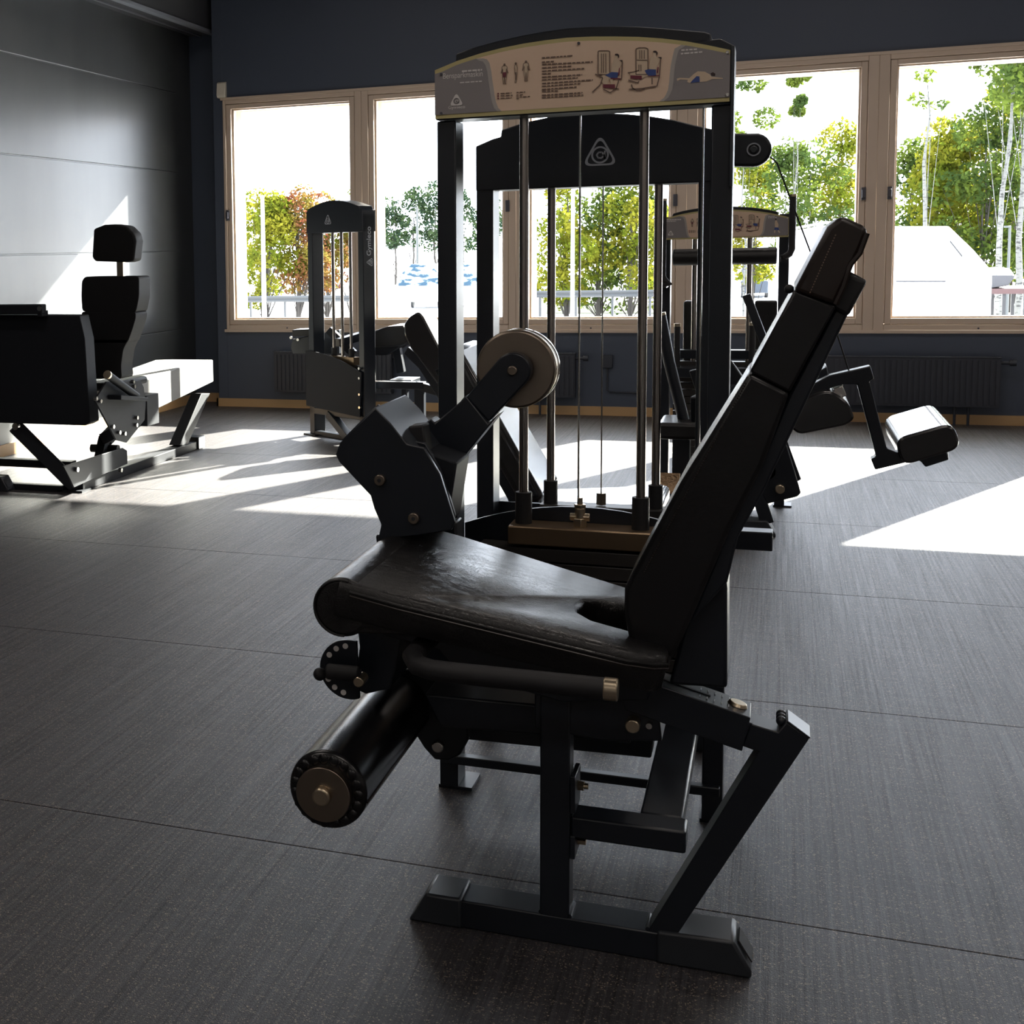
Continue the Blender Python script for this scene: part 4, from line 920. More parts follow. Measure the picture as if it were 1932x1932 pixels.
def sign_art(par, f, Y, full=True):
    def L(name, m, poly, lvl=0): return lay(name, m, poly, Y - 0.0006 * lvl, par, f)
    zt = [(p[0], p[1] - 0.008) for p in arc_s]
    def top_z(x):
        for a, b in zip(zt, zt[1:]):
            if a[0] <= x <= b[0]: return a[1] + (b[1] - a[1]) * (x - a[0]) / (b[0] - a[0])
        return zt[-1][1] if x > zt[-1][0] else zt[0][1]
    zb = zb_s + 0.008
    xs = [-0.667 + i * (0.575) / 40 for i in range(41)]
    L('sign_ground', S_CREAM, [(-0.667, zb)] + [(x, top_z(x)) for x in xs] + [(-0.092, zb)], 1)
    # grey wings with curved inner edges
    lw = [(-0.5745, 1.5770), (-0.5663, 1.5742), (-0.5614, 1.5666), (-0.5578, 1.5535), (-0.5557, 1.5372), (-0.5533, 1.5208), (-0.5509, 1.5045), (-0.5484, 1.4914), (-0.5436, 1.4782), (-0.5370, 1.4697)]
    lw2 = [(p[0] + 0.008, p[1] + (0.004 if i < 3 else 0)) for i, p in enumerate(lw)]
    def wing(edge, xo):
        e = [(p[0], max(zb + 1e-5, min(p[1], top_z(p[0])))) for p in edge]
        e = [p for i, p in enumerate(e) if i == 0 or p[1] < e[i - 1][1] - 1e-6]
        side = [(xo, zb), (xo, top_z(xo))]
        inner = [(x, top_z(x)) for x in (xs if xo < -0.4 else xs[::-1]) if (x < e[0][0] if xo < -0.4 else x > e[0][0])]
        return side + inner[1:] + e + [(e[-1][0], zb)]
    L('sign_wing_edge', S_GREYL, wing(lw2, -0.667), 2)
    L('sign_wing', S_GREY, wing(lw, -0.667), 3)
    rw = [(-0.1728, 1.5797), (-0.1803, 1.5767), (-0.1855, 1.5684), (-0.1891, 1.5560), (-0.1920, 1.5404), (-0.1937, 1.5247), (-0.1947, 1.5089), (-0.1968, 1.4931), (-0.2005, 1.4838), (-0.2043, 1.4777), (-0.2119, 1.4721)]
    rw2 = [(p[0] - 0.008, p[1] + (0.003 if i < 3 else 0)) for i, p in enumerate(rw)]
    L('sign_wing_edge', S_GREYL, wing(rw2, -0.092), 2)
    L('sign_wing', S_GREY, wing(rw, -0.092), 3)
    # small print: lines too fine to read, as thin bars of varying length
    mb = MB()
    def line(pts, t=0.0013):
        a, b = pts
        a = f(a); b = f(b); 
        rnd = random.Random(int(abs(a[0] * 1e5)))
        x = a[0]
        while x < b[0] - 0.001:
            w_ = rnd.uniform(0.004, 0.011); e = min(x + w_, b[0]); tt = lambda s: a[1] + (b[1] - a[1]) * (s - a[0]) / (b[0] - a[0])
            mb.prism('Y', [(x, tt(x) - t), (e, tt(e) - t), (e, tt(e) + t), (x, tt(x) + t)], Y - 0.0030, Y - 0.0026); x = e + 0.0018
    for l in [(-0.4474, 1.5728), (-0.3847, 1.5725), (-0.4474, 1.5643), (-0.4237, 1.5641), (-0.4473, 1.5595), (-0.3476, 1.5575), (-0.4473, 1.5527), (-0.3885, 1.5523), (-0.4473, 1.5463), (-0.3645, 1.5456), (-0.4473, 1.5408), (-0.4268, 1.5406), (-0.4473, 1.5344), (-0.3683, 1.5336), (-0.4473, 1.5288), (-0.3767, 1.5282), (-0.4472, 1.5217), (-0.3474, 1.5219), (-0.4472, 1.5161), (-0.3713, 1.5165), (-0.4472, 1.5097), (-0.3782, 1.5103), (-0.4472, 1.5057), (-0.4141, 1.5048), (-0.4472, 1.4981), (-0.3673, 1.4981), (-0.4472, 1.4933), (-0.3657, 1.4931)], : pass
    LL = l_pts = [(-0.4474, 1.5728), (-0.3847, 1.5725), (-0.4474, 1.5643), (-0.4237, 1.5641), (-0.4473, 1.5595), (-0.3476, 1.5575), (-0.4473, 1.5527), (-0.3885, 1.5523), (-0.4473, 1.5463), (-0.3645, 1.5456), (-0.4473, 1.5408), (-0.4268, 1.5406), (-0.4473, 1.5344), (-0.3683, 1.5336), (-0.4473, 1.5288), (-0.3767, 1.5282), (-0.4472, 1.5217), (-0.3474, 1.5219), (-0.4472, 1.5161), (-0.3713, 1.5165), (-0.4472, 1.5097), (-0.3782, 1.5103), (-0.4472, 1.5057), (-0.4141, 1.5048), (-0.4472, 1.4981), (-0.3673, 1.4981), (-0.4472, 1.4933), (-0.3657, 1.4931)]
    for k in range(0, len(LL), 2): line((LL[k], LL[k + 1]))
    LL = [(-0.5305, 1.5072), (-0.5079, 1.5069), (-0.5305, 1.5027), (-0.5063, 1.5021), (-0.5305, 1.4975), (-0.5079, 1.4971), (-0.4983, 1.5072), (-0.4806, 1.5070), (-0.4983, 1.5019), (-0.4854, 1.5019), (-0.4982, 1.4979), (-0.4686, 1.4972), (-0.4982, 1.4950), (-0.4918, 1.4951)]
    for k in range(0, len(LL), 2): line((LL[k], LL[k + 1]), 0.0009)
    mb.build('small_print', S_INK, par)['kind'] = 'stuff'
    mb = MB()
    for p in [(-0.5354, 1.5071), (-0.5354, 1.5022), (-0.5354, 1.4974)]:
        q_ = f(p); mb.cyl((q_[0], Y - 0.0026, q_[1]), (q_[0], Y - 0.0030, q_[1]), 0.0018, seg=10)
    mb.build('legend_dots', S_RED, par)
    mb = MB()
    LL = [(-0.1809, 1.5673), (-0.1523, 1.5671), (-0.1816, 1.5605), (-0.1425, 1.5611)]
    for k in range(0, 4, 2): line((LL[k], LL[k + 1]), 0.0014)
    if full:
        LL = [(-0.6099, 1.5575), (-0.5683, 1.5578), (-0.6141, 1.5347), (-0.5688, 1.5345)]
        line((LL[0], LL[1]), 0.0017); line((LL[2], LL[3]), 0.0011)
    else:
        LL = [(-0.6506, 1.5650), (-0.5745, 1.5644), (-0.6473, 1.5566), (-0.5975, 1.5563)]
        line((LL[0], LL[1]), 0.0024); line((LL[2], LL[3]), 0.0016)
    mb.build('small_print', S_WHITE, par)['kind'] = 'stuff'
    # three anatomy figures
    def figure(cx, top_, sc_, side=False):
        def q(u, v_): return (cx + u * sc_, top_ + v_ * sc_)
        if not side:
            body = [(-8, -38), (8, -38), (10, -30), (30, -42), (45, -60), (50, -110), (62, -160), (52, -165), (38, -118), (32, -90), (28, -130), (34, -190), (30, -260), (22, -300), (24, -345), (8, -345), (6, -270), (0, -200),
                    (-6, -270), (-8, -345), (-24, -345), (-22, -300), (-30, -260), (-34, -190), (-28, -130), (-32, -90), (-38, -118), (-52, -165), (-62, -160), (-50, -110), (-45, -60), (-30, -42), (-10, -30)]
        else:
            body = [(-6, -38), (10, -38), (20, -60), (28, -100), (22, -150), (26, -190), (16, -250), (14, -300), (6, -345), (-14, -345), (-6, -290), (-4, -230), (-16, -180), (-12, -130), (-24, -90), (-20, -55)]
        return body
    base = [[(-0.5224, 1.5670), (-0.4996, 1.5677), (-0.4791, 1.5698)]]
    ux = 0.000118; uz = 0.000118
    for k, (pc_, side) in enumerate(zip(base[0], (False, True, False))):
        body = figure(0, 0, 1, side)
        poly = [(pc_[0] + u * ux, pc_[1] + v_ * uz) for u, v_ in body]
        fo = L('anatomy_figure', S_SKIN, poly, 4)
        # outline strokes
        mb = MB()
        pp = [f(p) for p in poly]
        for a, b in zip(pp, pp[1:] + pp[:1]):
            if (Vector(a) - Vector(b)).length > 1e-5:
                mb.bar((a[0], Y - 0.0031, a[1]), (b[0], Y - 0.0031, b[1]), 0.0003, 0.0007, (0, 1, 0)) if False else mb.prism('Y', _stroke(a, b, 0.00045), Y - 0.0034, Y - 0.0030)
        hd = f((pc_[0], pc_[1] - 18 * uz)); mb.prism('Y', circ(hd, 0.0022, 12), Y - 0.0034, Y - 0.0030)
        if k < 2:
            th = [(pc_[0] + u * ux, pc_[1] + v_ * uz) for u, v_ in ([(-30, -150), (30, -150), (24, -235), (6, -235), (0, -180), (-6, -235), (-24, -235)] if not side else [(-10, -170), (14, -170), (6, -300), (-4, -300)])]
            L('highlighted_muscle', S_RED if not side else S_INK, th, 6)
        mb.build('figure_outline', S_INK, par)
    # seated exercise pictures
    def B(s_): return s_
    def picture(T, roller, lower):
        L('picture_tower', S_SKIN, T['tower'], 4)
        mb = MB()
        def path(pts, t=0.0009):
            pts = [f(p) for p in pts]
            for a, b in zip(pts, pts[1:]): mb.prism('Y', _stroke(a, b, t), Y - 0.0038, Y - 0.0034)
        path(T['tower'] + T['tower'][:1])
        for s_ in T['rods']: path(s_, 0.0007)
        for s_ in T['frame']: path(s_, 0.0011)
        mb.build('picture_lines', S_INK, par)
        L('picture_body', S_SKIN, T['body'], 5); L('picture_legs', S_SKIN, T['legs'], 5)
        L('picture_shorts', S_BLUE, T['shorts'], 6); L('picture_hair', S_HAIR, T['hair'], 6)
        for p in T['pads']: L('picture_pad', S_HAIR if p is T['pads'][0] else S_RED, p, 6)
    picture(dict(tower=[(-0.3375, 1.5773), (-0.3343, 1.5780), (-0.3185, 1.5768), (-0.3153, 1.5753), (-0.3150, 1.5301), (-0.3372, 1.5317)],
                 rods=[[(-0.3311, 1.5725), (-0.3308, 1.5345)], [(-0.3271, 1.5722), (-0.3269, 1.5342)], [(-0.3227, 1.5718), (-0.3225, 1.5339)]],
                 frame=[[(-0.3481, 1.4975), (-0.3323, 1.5119), (-0.3284, 1.5246), (-0.3427, 1.5329)], [(-0.3030, 1.5002), (-0.2968, 1.5192), (-0.2921, 1.5204), (-0.2908, 1.5525)], [(-0.3267, 1.5018), (-0.3140, 1.4945), (-0.3030, 1.5018), (-0.2975, 1.5007)]],
                 body=[(-0.3073, 1.5578), (-0.3097, 1.5523), (-0.3120, 1.5444), (-0.3119, 1.5339), (-0.2985, 1.5330), (-0.2962, 1.5433), (-0.2924, 1.5478), (-0.2932, 1.5527), (-0.2987, 1.5571), (-0.2988, 1.5644), (-0.3004, 1.5685), (-0.3043, 1.5688), (-0.3058, 1.5633), (-0.3050, 1.5592)],
                 legs=[(-0.3206, 1.5337), (-0.3308, 1.5280), (-0.3323, 1.5184), (-0.3236, 1.5097), (-0.3188, 1.5110), (-0.3158, 1.5237), (-0.3125, 1.5106), (-0.3078, 1.5102), (-0.3111, 1.5298)],
                 shorts=[(-0.3119, 1.5347), (-0.2985, 1.5330), (-0.3000, 1.5226), (-0.3118, 1.5226), (-0.3237, 1.5291)], hair=[(-0.3058, 1.5673), (-0.3043, 1.5699), (-0.2996, 1.5696), (-0.2972, 1.5667), (-0.2972, 1.5618), (-0.2991, 1.5612), (-0.2996, 1.5652)],
                 pads=[[(-0.2971, 1.5570), (-0.2906, 1.5565), (-0.2905, 1.5517), (-0.2932, 1.5535)], [(-0.3275, 1.5116), (-0.3046, 1.5100), (-0.3046, 1.5019), (-0.3275, 1.5051)], [(-0.3134, 1.5235), (-0.2937, 1.5214), (-0.2945, 1.5190), (-0.3134, 1.5211)], [(-0.2993, 1.5274), (-0.2961, 1.5272), (-0.2955, 1.5416), (-0.2970, 1.5417)]]), None, None)
    picture(dict(tower=[(-0.2653, 1.5762), (-0.2599, 1.5782), (-0.2476, 1.5772), (-0.2429, 1.5745), (-0.2424, 1.5250), (-0.2649, 1.5266)],
                 rods=[[(-0.2583, 1.5733), (-0.2582, 1.5565)], [(-0.2545, 1.5730), (-0.2543, 1.5562)], [(-0.2498, 1.5726), (-0.2497, 1.5558)], [(-0.2596, 1.5454), (-0.2595, 1.5326)], [(-0.2558, 1.5451), (-0.2556, 1.5323)], [(-0.2636, 1.5545), (-0.2442, 1.5530)]],
                 frame=[[(-0.2805, 1.5309), (-0.2688, 1.5317), (-0.2595, 1.5342)], [(-0.2796, 1.5164), (-0.2609, 1.5102), (-0.2593, 1.5133)], [(-0.2252, 1.5014), (-0.2208, 1.5203), (-0.2189, 1.5567)], [(-0.2733, 1.5079), (-0.2717, 1.5013), (-0.2654, 1.4958), (-0.2561, 1.4952), (-0.2483, 1.4982)], [(-0.2779, 1.4985), (-0.2530, 1.4985), (-0.2252, 1.5014)], [(-0.2345, 1.5052), (-0.2346, 1.5180)]],
                 body=[(-0.2366, 1.5596), (-0.2388, 1.5534), (-0.2395, 1.5439), (-0.2402, 1.5344), (-0.2271, 1.5334), (-0.2241, 1.5428), (-0.2204, 1.5505), (-0.2212, 1.5545), (-0.2258, 1.5580), (-0.2274, 1.5589), (-0.2274, 1.5653), (-0.2290, 1.5686), (-0.2328, 1.5689), (-0.2335, 1.5626), (-0.2327, 1.5597)],
                 legs=[(-0.2456, 1.5340), (-0.2564, 1.5324), (-0.2766, 1.5306), (-0.2758, 1.5257), (-0.2563, 1.5236), (-0.2532, 1.5177), (-0.2424, 1.5234), (-0.2346, 1.5180), (-0.2316, 1.5274)],
                 shorts=[(-0.2487, 1.5334), (-0.2410, 1.5352), (-0.2279, 1.5335), (-0.2270, 1.5215), (-0.2408, 1.5225), (-0.2455, 1.5268)], hair=[(-0.2339, 1.5674), (-0.2321, 1.5701), (-0.2275, 1.5698), (-0.2247, 1.5659), (-0.2251, 1.5619), (-0.2271, 1.5605), (-0.2277, 1.5656)],
                 pads=[[(-0.2250, 1.5575), (-0.2174, 1.5569), (-0.2173, 1.5526), (-0.2204, 1.5544)], [(-0.2753, 1.5257), (-0.2540, 1.5234), (-0.2539, 1.5162), (-0.2753, 1.5193)], [(-0.2424, 1.5218), (-0.2208, 1.5226), (-0.2208, 1.5203), (-0.2408, 1.5209)], [(-0.2263, 1.5270), (-0.2232, 1.5268), (-0.2225, 1.5379), (-0.2244, 1.5380)]]), None, None)
    if full:
        L('swimmer_body', S_SKIN, [(-0.1886, 1.5132), (-0.1826, 1.5144), (-0.1659, 1.5124), (-0.1570, 1.5205), (-0.1502, 1.5247), (-0.1375, 1.5230), (-0.1277, 1.5168), (-0.1254, 1.5127), (-0.1045, 1.5086), (-0.1044, 1.5070), (-0.1238, 1.5079), (-0.1342, 1.5039), (-0.1462, 1.5040), (-0.1471, 1.5151), (-0.1538, 1.5124), (-0.1643, 1.5028), (-0.1696, 1.5056), (-0.1681, 1.5094), (-0.1825, 1.5112), (-0.1878, 1.5084)], 4)
        L('swimmer_shorts', S_BLUE, [(-0.1635, 1.5036), (-0.1598, 1.5081), (-0.1524, 1.5154), (-0.1471, 1.5143), (-0.1465, 1.5040)], 5)
        L('swimmer_hair', S_HAIR, [(-0.1269, 1.5191), (-0.1225, 1.5209), (-0.1183, 1.5177), (-0.1187, 1.5138), (-0.1254, 1.5151)], 5)
    else:
        L('walker_body', S_SKIN, [(-0.1498, 1.5452), (-0.1438, 1.5479), (-0.1391, 1.5365), (-0.1345, 1.5252), (-0.1358, 1.5111), (-0.1493, 1.5121), (-0.1511, 1.5295)], 4)
        L('walker_shorts', S_BLUE, [(-0.1501, 1.5121), (-0.1351, 1.5111), (-0.1311, 1.4982), (-0.1401, 1.4972), (-0.1432, 1.5022), (-0.1491, 1.4978), (-0.1537, 1.5013)], 5)
        L('walker_hair', S_HAIR, [(-0.1506, 1.5547), (-0.1454, 1.5559), (-0.1423, 1.5493), (-0.1468, 1.5473), (-0.1506, 1.5492)], 5)
        L('walker_legs', S_SKIN, [(-0.1522, 1.4996), (-0.1476, 1.4977), (-0.1490, 1.4852), (-0.1535, 1.4855)], 4); L('walker_legs', S_SKIN, [(-0.1386, 1.4971), (-0.1326, 1.4983), (-0.1265, 1.4853), (-0.1309, 1.4832)], 4)
    # fixing screws
    for p in [(-0.0970, 1.5568), (-0.0963, 1.4762)]:
        q_ = f(p); MB().cyl((q_[0], Y - 0.005, q_[1]), (q_[0], Y - 0.002, q_[1]), 0.0032, seg=14).build('screw', STEEL, par)
    for p in [(-0.6532, 1.5546), (-0.6535, 1.4742), (-0.3752, 1.5961)]:
        q_ = f(p); MB().cyl((q_[0], Y - 0.005, q_[1]), (q_[0], Y - 0.002, q_[1]), 0.0028, seg=14).build('screw', HANDM, par)

def _stroke(a, b, t):
    a = Vector(a); b = Vector(b); d = (b - a)
    if d.length < 1e-7: d = Vector((1e-6, 0))
    n = Vector((-d.y, d.x)).normalized() * t
    return [tuple(a + n), tuple(a - n), tuple(b - n), tuple(b + n)]

sign_art(board, lambda p: p, 2.9245)
p = [(-0.6494, 1.5417), (-0.5672, 1.5404)]
text_obj('Bensparkmaskin', 'sign_title', S_WHITE, board, (p[0][0], 2.9215, p[0][1] - 0.001), (1, 0, 0), (0, 0, 1), 0.0155, (p[1][0] - p[0][0]))
p = [(-0.6384, 1.4799), (-0.6035, 1.4810)]
text_obj('Gymleco', 'sign_maker_name', S_WHITE, board, (p[0][0], 2.9215, p[0][1]), (1, 0, 0), (0, 0, 1), 0.0085, (p[1][0] - p[0][0]), bold=0.01)
p = [(-0.6214, 1.4977)][0]
logo(board, (p[0], 2.9215, p[1] + 0.003), 0.030, (1, 0, 0), (0, 0, 1), S_WHITE, solid=True)

# guide rods, sleeves, stack
GX = (-0.493, -0.2535); GY = 2.985
for x in GX:
    g = MB().cyl((x, GY, 0.22), (x, GY, 1.46), 0.0095, seg=24).build('guide_rod', RODM, A)
    MB().cyl((x, GY, 0.598), (x, GY, 0.668), 0.0175, seg=28).build('bushing', RUBB, g, bevel=0.001)
tp = box('top_plate', TOPPL, -0.520, -0.226, 2.945, 3.025, 0.560, 0.600, A, bevel=0.003)
wp = None
for k in range(10):
    z = 0.248 + k * 0.0308
    if wp is None:
        wp = box('weight_plate', PLATE, -0.585, -0.160, 2.952, 3.018, z, z + 0.0275, A, bevel=0.0015)
        w0 = wp
    else:
        c2 = w0.copy(); COL.objects.link(c2); c2.location.z = w0.location.z + k * 0.0308
MB().box(-0.63, -0.12, 2.952, 3.018, 0.205, 0.245).build('stack_base', PAINT, A, bevel=0.003)
ck = MB()
ck.cyl((-0.375, 2.98, 0.600), (-0.375, 2.98, 0.618), 0.015, seg=6).cyl((-0.375, 2.98, 0.618), (-0.375, 2.98, 0.640), 0.011)
ck.cyl((-0.395, 2.98, 0.620), (-0.355, 2.98, 0.620), 0.009, seg=6).cyl((-0.375, 2.98, 0.640), (-0.375, 2.98, 0.648), 0.013, seg=6)
ck.cyl((-0.375, 2.98, 0.648), (-0.375, 2.98, 0.662), 0.006).build('cable_fitting', BRASS, A, bevel=0.001)
MB().cyl((-0.3785, 2.98, 0.66), (-0.3785, 2.98, 1.46), 0.0022, seg=10).build('cable', STEEL, A)
MB().cyl((-0.1415, 2.985, 0.22), (-0.1415, 2.985, 1.46), 0.0020, seg=10).build('cable', STEEL, A)
# arched back panel of the tower
bpz = [(-0.6278, 0.5795), (-0.5670, 0.6008), (-0.5038, 0.6161), (-0.4417, 0.6264), (-0.3861, 0.6317), (-0.3313, 0.6323), (-0.2772, 0.6272), (-0.2239, 0.6176), (-0.1608, 0.5987), (-0.1140, 0.5779)]
xs_ = [-0.628 + i * 0.503 / 12 for i in range(13)]
pan = [(x, 0.585 + 0.048 * (1 - ((x + 0.3765) / 0.2515) ** 2)) for x in xs_]
prism('back_panel', PAINT, 'Y', [(-0.628, 0.25)] + pan + [(-0.125, 0.25)], 3.026, 3.034, A)
prism('side_guard', PAINT, 'X', [(2.944, 0.02), (3.024, 0.02), (3.024, 0.62), (2.944, 0.60)], -0.157, -0.150, A) if False else None
# ================================================================== MACHINE BEHIND IT, back to back
B = thing('leg_curl_machine', 'black leg curl machine standing back to back behind the nearest tower, pads pointing right', 'gym machine', (-0.4, 3.9, 0))
BY = 3.36
tower_uprights(B, -0.668, -0.128, BY, BY + 0.085, 1.40)
hz = [(-0.6673, 1.4322), (-0.6272, 1.4476), (-0.6085, 1.4516), (-0.6072, 1.4676), (-0.5529, 1.4819), (-0.4921, 1.4918), (-0.4382, 1.4946), (-0.3826, 1.4937), (-0.3265, 1.4879), (-0.2747, 1.4801), (-0.2234, 1.4688), (-0.1783, 1.4544), (-0.1392, 1.4428), (-0.1379, 1.4287), (-0.0958, 1.4125)]
zb_ = [(-0.6272, 1.3290), (-0.1431, 1.3244)]
zbm = (zb_[0][1] + zb_[1][1]) / 2
prism('tower_hood', PAINT, 'Y', [(-0.668, zbm), (-0.668, hz[0][1])] + hz[1:-1] + [(-0.128, hz[-1][1]), (-0.128, zbm)], BY - 0.006, BY + 0.10, B, bevel=0.003)
lc = [(-0.3817, 1.4079)][0]
logo(B, (lc[0], BY - 0.0062, lc[1]), 0.082, (1, 0, 0), (0, 0, 1), LOGO)
for x in (-0.497, -0.2555):
    g = MB().cyl((x, 3.40, 0.22), (x, 3.40, 1.38), 0.0095, seg=20).build('guide_rod', RODM, B)
    MB().cyl((x, 3.40, 0.56), (x, 3.40, 0.625), 0.0165, seg=24).build('bushing', RUBB, g, bevel=0.001)
MB().cyl((-0.379, 3.40, 0.60), (-0.379, 3.40, 1.38), 0.0018, seg=8).build('cable', STEEL, B)
MB().cyl((-0.379, 3.40, 0.572), (-0.379, 3.40, 0.60), 0.012, seg=6).build('cable_fitting', BRASS, B)
box('top_plate', PLATE, -0.52, -0.23, 3.37, 3.43, 0.535, 0.57, B, bevel=0.003)
w0 = None
for k in range(9):
    z = 0.25 + k * 0.0308
    if w0 is None: w0 = box('weight_plate', PLATE, -0.575, -0.175, 3.372, 3.428, z, z + 0.0275, B, bevel=0.0015)
    else:
        c2 = w0.copy(); COL.objects.link(c2); c2.location.z = w0.location.z + k * 0.0308
MB().box(-0.628, -0.168, 3.37, 3.435, 0.205, 0.245).build('stack_base', PAINT, B, bevel=0.003)
MB().box(-0.628, -0.168, 3.436, 3.444, 0.25, 0.56).build('front_panel', PAINT, B)
# pulley arm on the tower top right
pa = [(-0.0957, 1.4408), (-0.0537, 1.4410)]
ctr = [(-0.0553, 1.3987), (-0.0547, 1.3611)]; rad = ctr[0][1] - ctr[1][1]
arm_ = [(-0.16, ctr[0][1] + rad * 1.15), (ctr[0][0] - 0.02, ctr[0][1] + rad)] + [(ctr[0][0] + rad * math.cos(R(t)), ctr[0][1] + rad * math.sin(R(t))) for t in range(75, -100, -15)] + [(-0.16, ctr[0][1] - rad * 0.85)]
pam = prism('pulley_arm', PAINT, 'Y', arm_, 3.44, 3.50, B, bevel=0.006)
MB().cyl((ctr[0][0], 3.43, ctr[0][1]), (ctr[0][0], 3.442, ctr[0][1]), 0.008, seg=24).build('pulley_bolt', PAINT_G, pam, bevel=0.002)
MB().ring('Y', ctr[0], 0.012, 0.015, 3.434, 3.441, seg=32).build('bolt_ring', LOGO, pam)
ca, cb = [(-0.0054, 1.3709)], [(0.0937, 1.1019)]
# backrest leaning left, its sunlit face towards the right
bkf = [(-0.8343, 0.9399), (-0.8095, 0.8989), (-0.6965, 0.6664), (-0.5709, 0.5061), (-0.5991, 0.4797), (-0.6677, 0.4731), (-0.6922, 0.5059), (-0.6792, 0.5287), (-0.7473, 0.6322), (-0.8276, 0.7852), (-0.8538, 0.8661)]
slab_l = [(-0.8388, 0.9252), (-0.8152, 0.9400), (-0.7658, 0.8671), (-0.6965, 0.7513), (-0.5681, 0.5047), (-0.5821, 0.4850), (-0.6048, 0.4765), (-0.7182, 0.6406), (-0.8127, 0.8224)]
d0, d1 = [(-0.8094, 0.9253), (-0.5709, 0.5061)]
dv = (Vector(d1) - Vector(d0)); L_ = dv.length; dv.normalize(); nv = Vector((-dv.y, dv.x)) * -1
if nv.x < 0: nv = -nv
mb = MB()
t = 0.07
pl = [Vector(d0), Vector(d1), Vector(d1) - nv * t, Vector(d0) - nv * t]
mb.prism('Y', [tuple(p) for p in pl], 3.80, 4.10); mb.build('backrest', VINYL, B, bevel=0.02, seg=4)
pl = [Vector(d0) + dv * 0.03 - nv * t, Vector(d1) - dv * 0.02 - nv * t, Vector(d1) - dv * 0.02 - nv * (t + 0.03), Vector(d0) + dv * 0.03 - nv * (t + 0.03)]
MB().prism('Y', [tuple(p) for p in pl], 3.84, 4.06).build('backrest_frame', PAINT, B, bevel=0.003)
# seat, base
e = Vector(d1)
MB().prism('Y', [(e.x - 0.06, e.y - 0.03), (e.x + 0.30, e.y + 0.0), (e.x + 0.30, e.y - 0.06), (e.x - 0.04, e.y - 0.09)], 3.80, 4.12).build('seat', VINYL, B, bevel=0.015, seg=3)
MB().box(e.x + 0.02, e.x + 0.07, 3.93, 3.98, 0.05, e.y - 0.05).build('seat_post', PAINT, B, bevel=0.003)
MB().box(-0.60, -0.18, 4.06, 4.12, 0.0, 0.05).build('base_beam', PAINT, B, bevel=0.003)
MB().box(-0.42, -0.36, 3.44, 4.06, 0.01, 0.05).build('depth_tube', PAINT, B, bevel=0.003)
MB().bar((-0.60, 4.09, 0.03), (d0[0] + 0.05, 4.03, d0[1] - 0.12), 0.05, 0.05).build('rear_strut', PAINT, B, bevel=0.003)
MB().box(e.x + 0.0, 0.0, 3.9, 3.96, e.y - 0.13, e.y - 0.08).build('slide_rail', PAINT, B, bevel=0.003)
# lower lever plates
f1 = [(-0.1970, 0.8759), (-0.1002, 0.9031), (0.0241, 0.7090), (0.0504, 0.6194), (0.0605, 0.5836), (0.0536, 0.5741), (-0.0144, 0.5524), (-0.0267, 0.5767), (-0.0725, 0.6691), (-0.1587, 0.7583)]
lp = prism('lever_plate', PAINT, 'Y', f1, 3.62, 3.632, B, bevel=0.003)
f2 = [(-0.2035, 0.8651), (-0.1035, 0.8932), (0.0196, 0.7192), (0.0630, 0.5966), (0.0367, 0.5820), (-0.0751, 0.6650), (-0.1639, 0.7436)]
prism('lever_plate', PAINT, 'Y', f2, 3.74, 3.75, B, bevel=0.003)
c = [(0.0139, 0.5921)][0]; MB().cyl((c[0], 3.605, c[1]), (c[0], 3.622, c[1]), 0.011, seg=24).build('bolt', BRASS, lp, bevel=0.002)
MB().cyl((c[0] - 0.03, 3.62, c[1] + .04), (c[0] - 0.03, 3.75, c[1] + .04), 0.02).build('spacer', PAINT, B)
MB().bar((-0.16, 3.44, 0.80), ([(-0.1006, 0.8189)][0][0], 3.68, [(-0.1006, 0.8189)][0][1]), 0.05, 0.06).build('lever_support', PAINT, B, bevel=0.003)
# arm to the front roller
ga = [(0.0442, 0.8149), (0.1202, 0.8607), (0.2090, 0.8851), (0.2178, 0.8543), (0.2076, 0.8478), (0.2493, 0.6848), (0.2712, 0.6765), (0.3767, 0.6842), (0.3817, 0.6627), (0.3331, 0.6428), (0.3203, 0.6590), (0.3012, 0.6557), (0.2253, 0.6319), (0.2155, 0.6575), (0.2269, 0.6645), (0.1812, 0.8396), (0.1522, 0.8391), (0.1302, 0.8322), (0.0683, 0.8022), (-0.0268, 0.7364), (-0.0519, 0.7757)]
prism('roller_arm', PAINT, 'Y', ga, 3.715, 3.76, B, bevel=0.003)
# thigh pad
tpd = round_poly([(-0.0146, 0.7573), (0.0717, 0.8152), (0.1190, 0.8316), (0.1598, 0.8042), (0.1756, 0.7624), (0.1577, 0.7465), (0.0548, 0.7202), (0.0332, 0.7377)], 0.02, 4)
th = prism('thigh_pad', VINYL, 'Y', tpd, 3.66, 4.02, B, bevel=0.008)
MB().prism('Y', [(0.0917, 0.8184), (0.0978, 0.8630), (0.1164, 0.8749), (0.1268, 0.8256), (0.1322, 0.7932), (0.0865, 0.7790)], 3.80, 3.92).build('pad_bracket', PAINT, th, bevel=0.003)
MB().prism('Y', [(0.1288, 0.8299), (0.1492, 0.8380), (0.1588, 0.8127), (0.1317, 0.8020)], 3.70, 3.86).build('bracket_cap', STEEL, th, bevel=0.002)
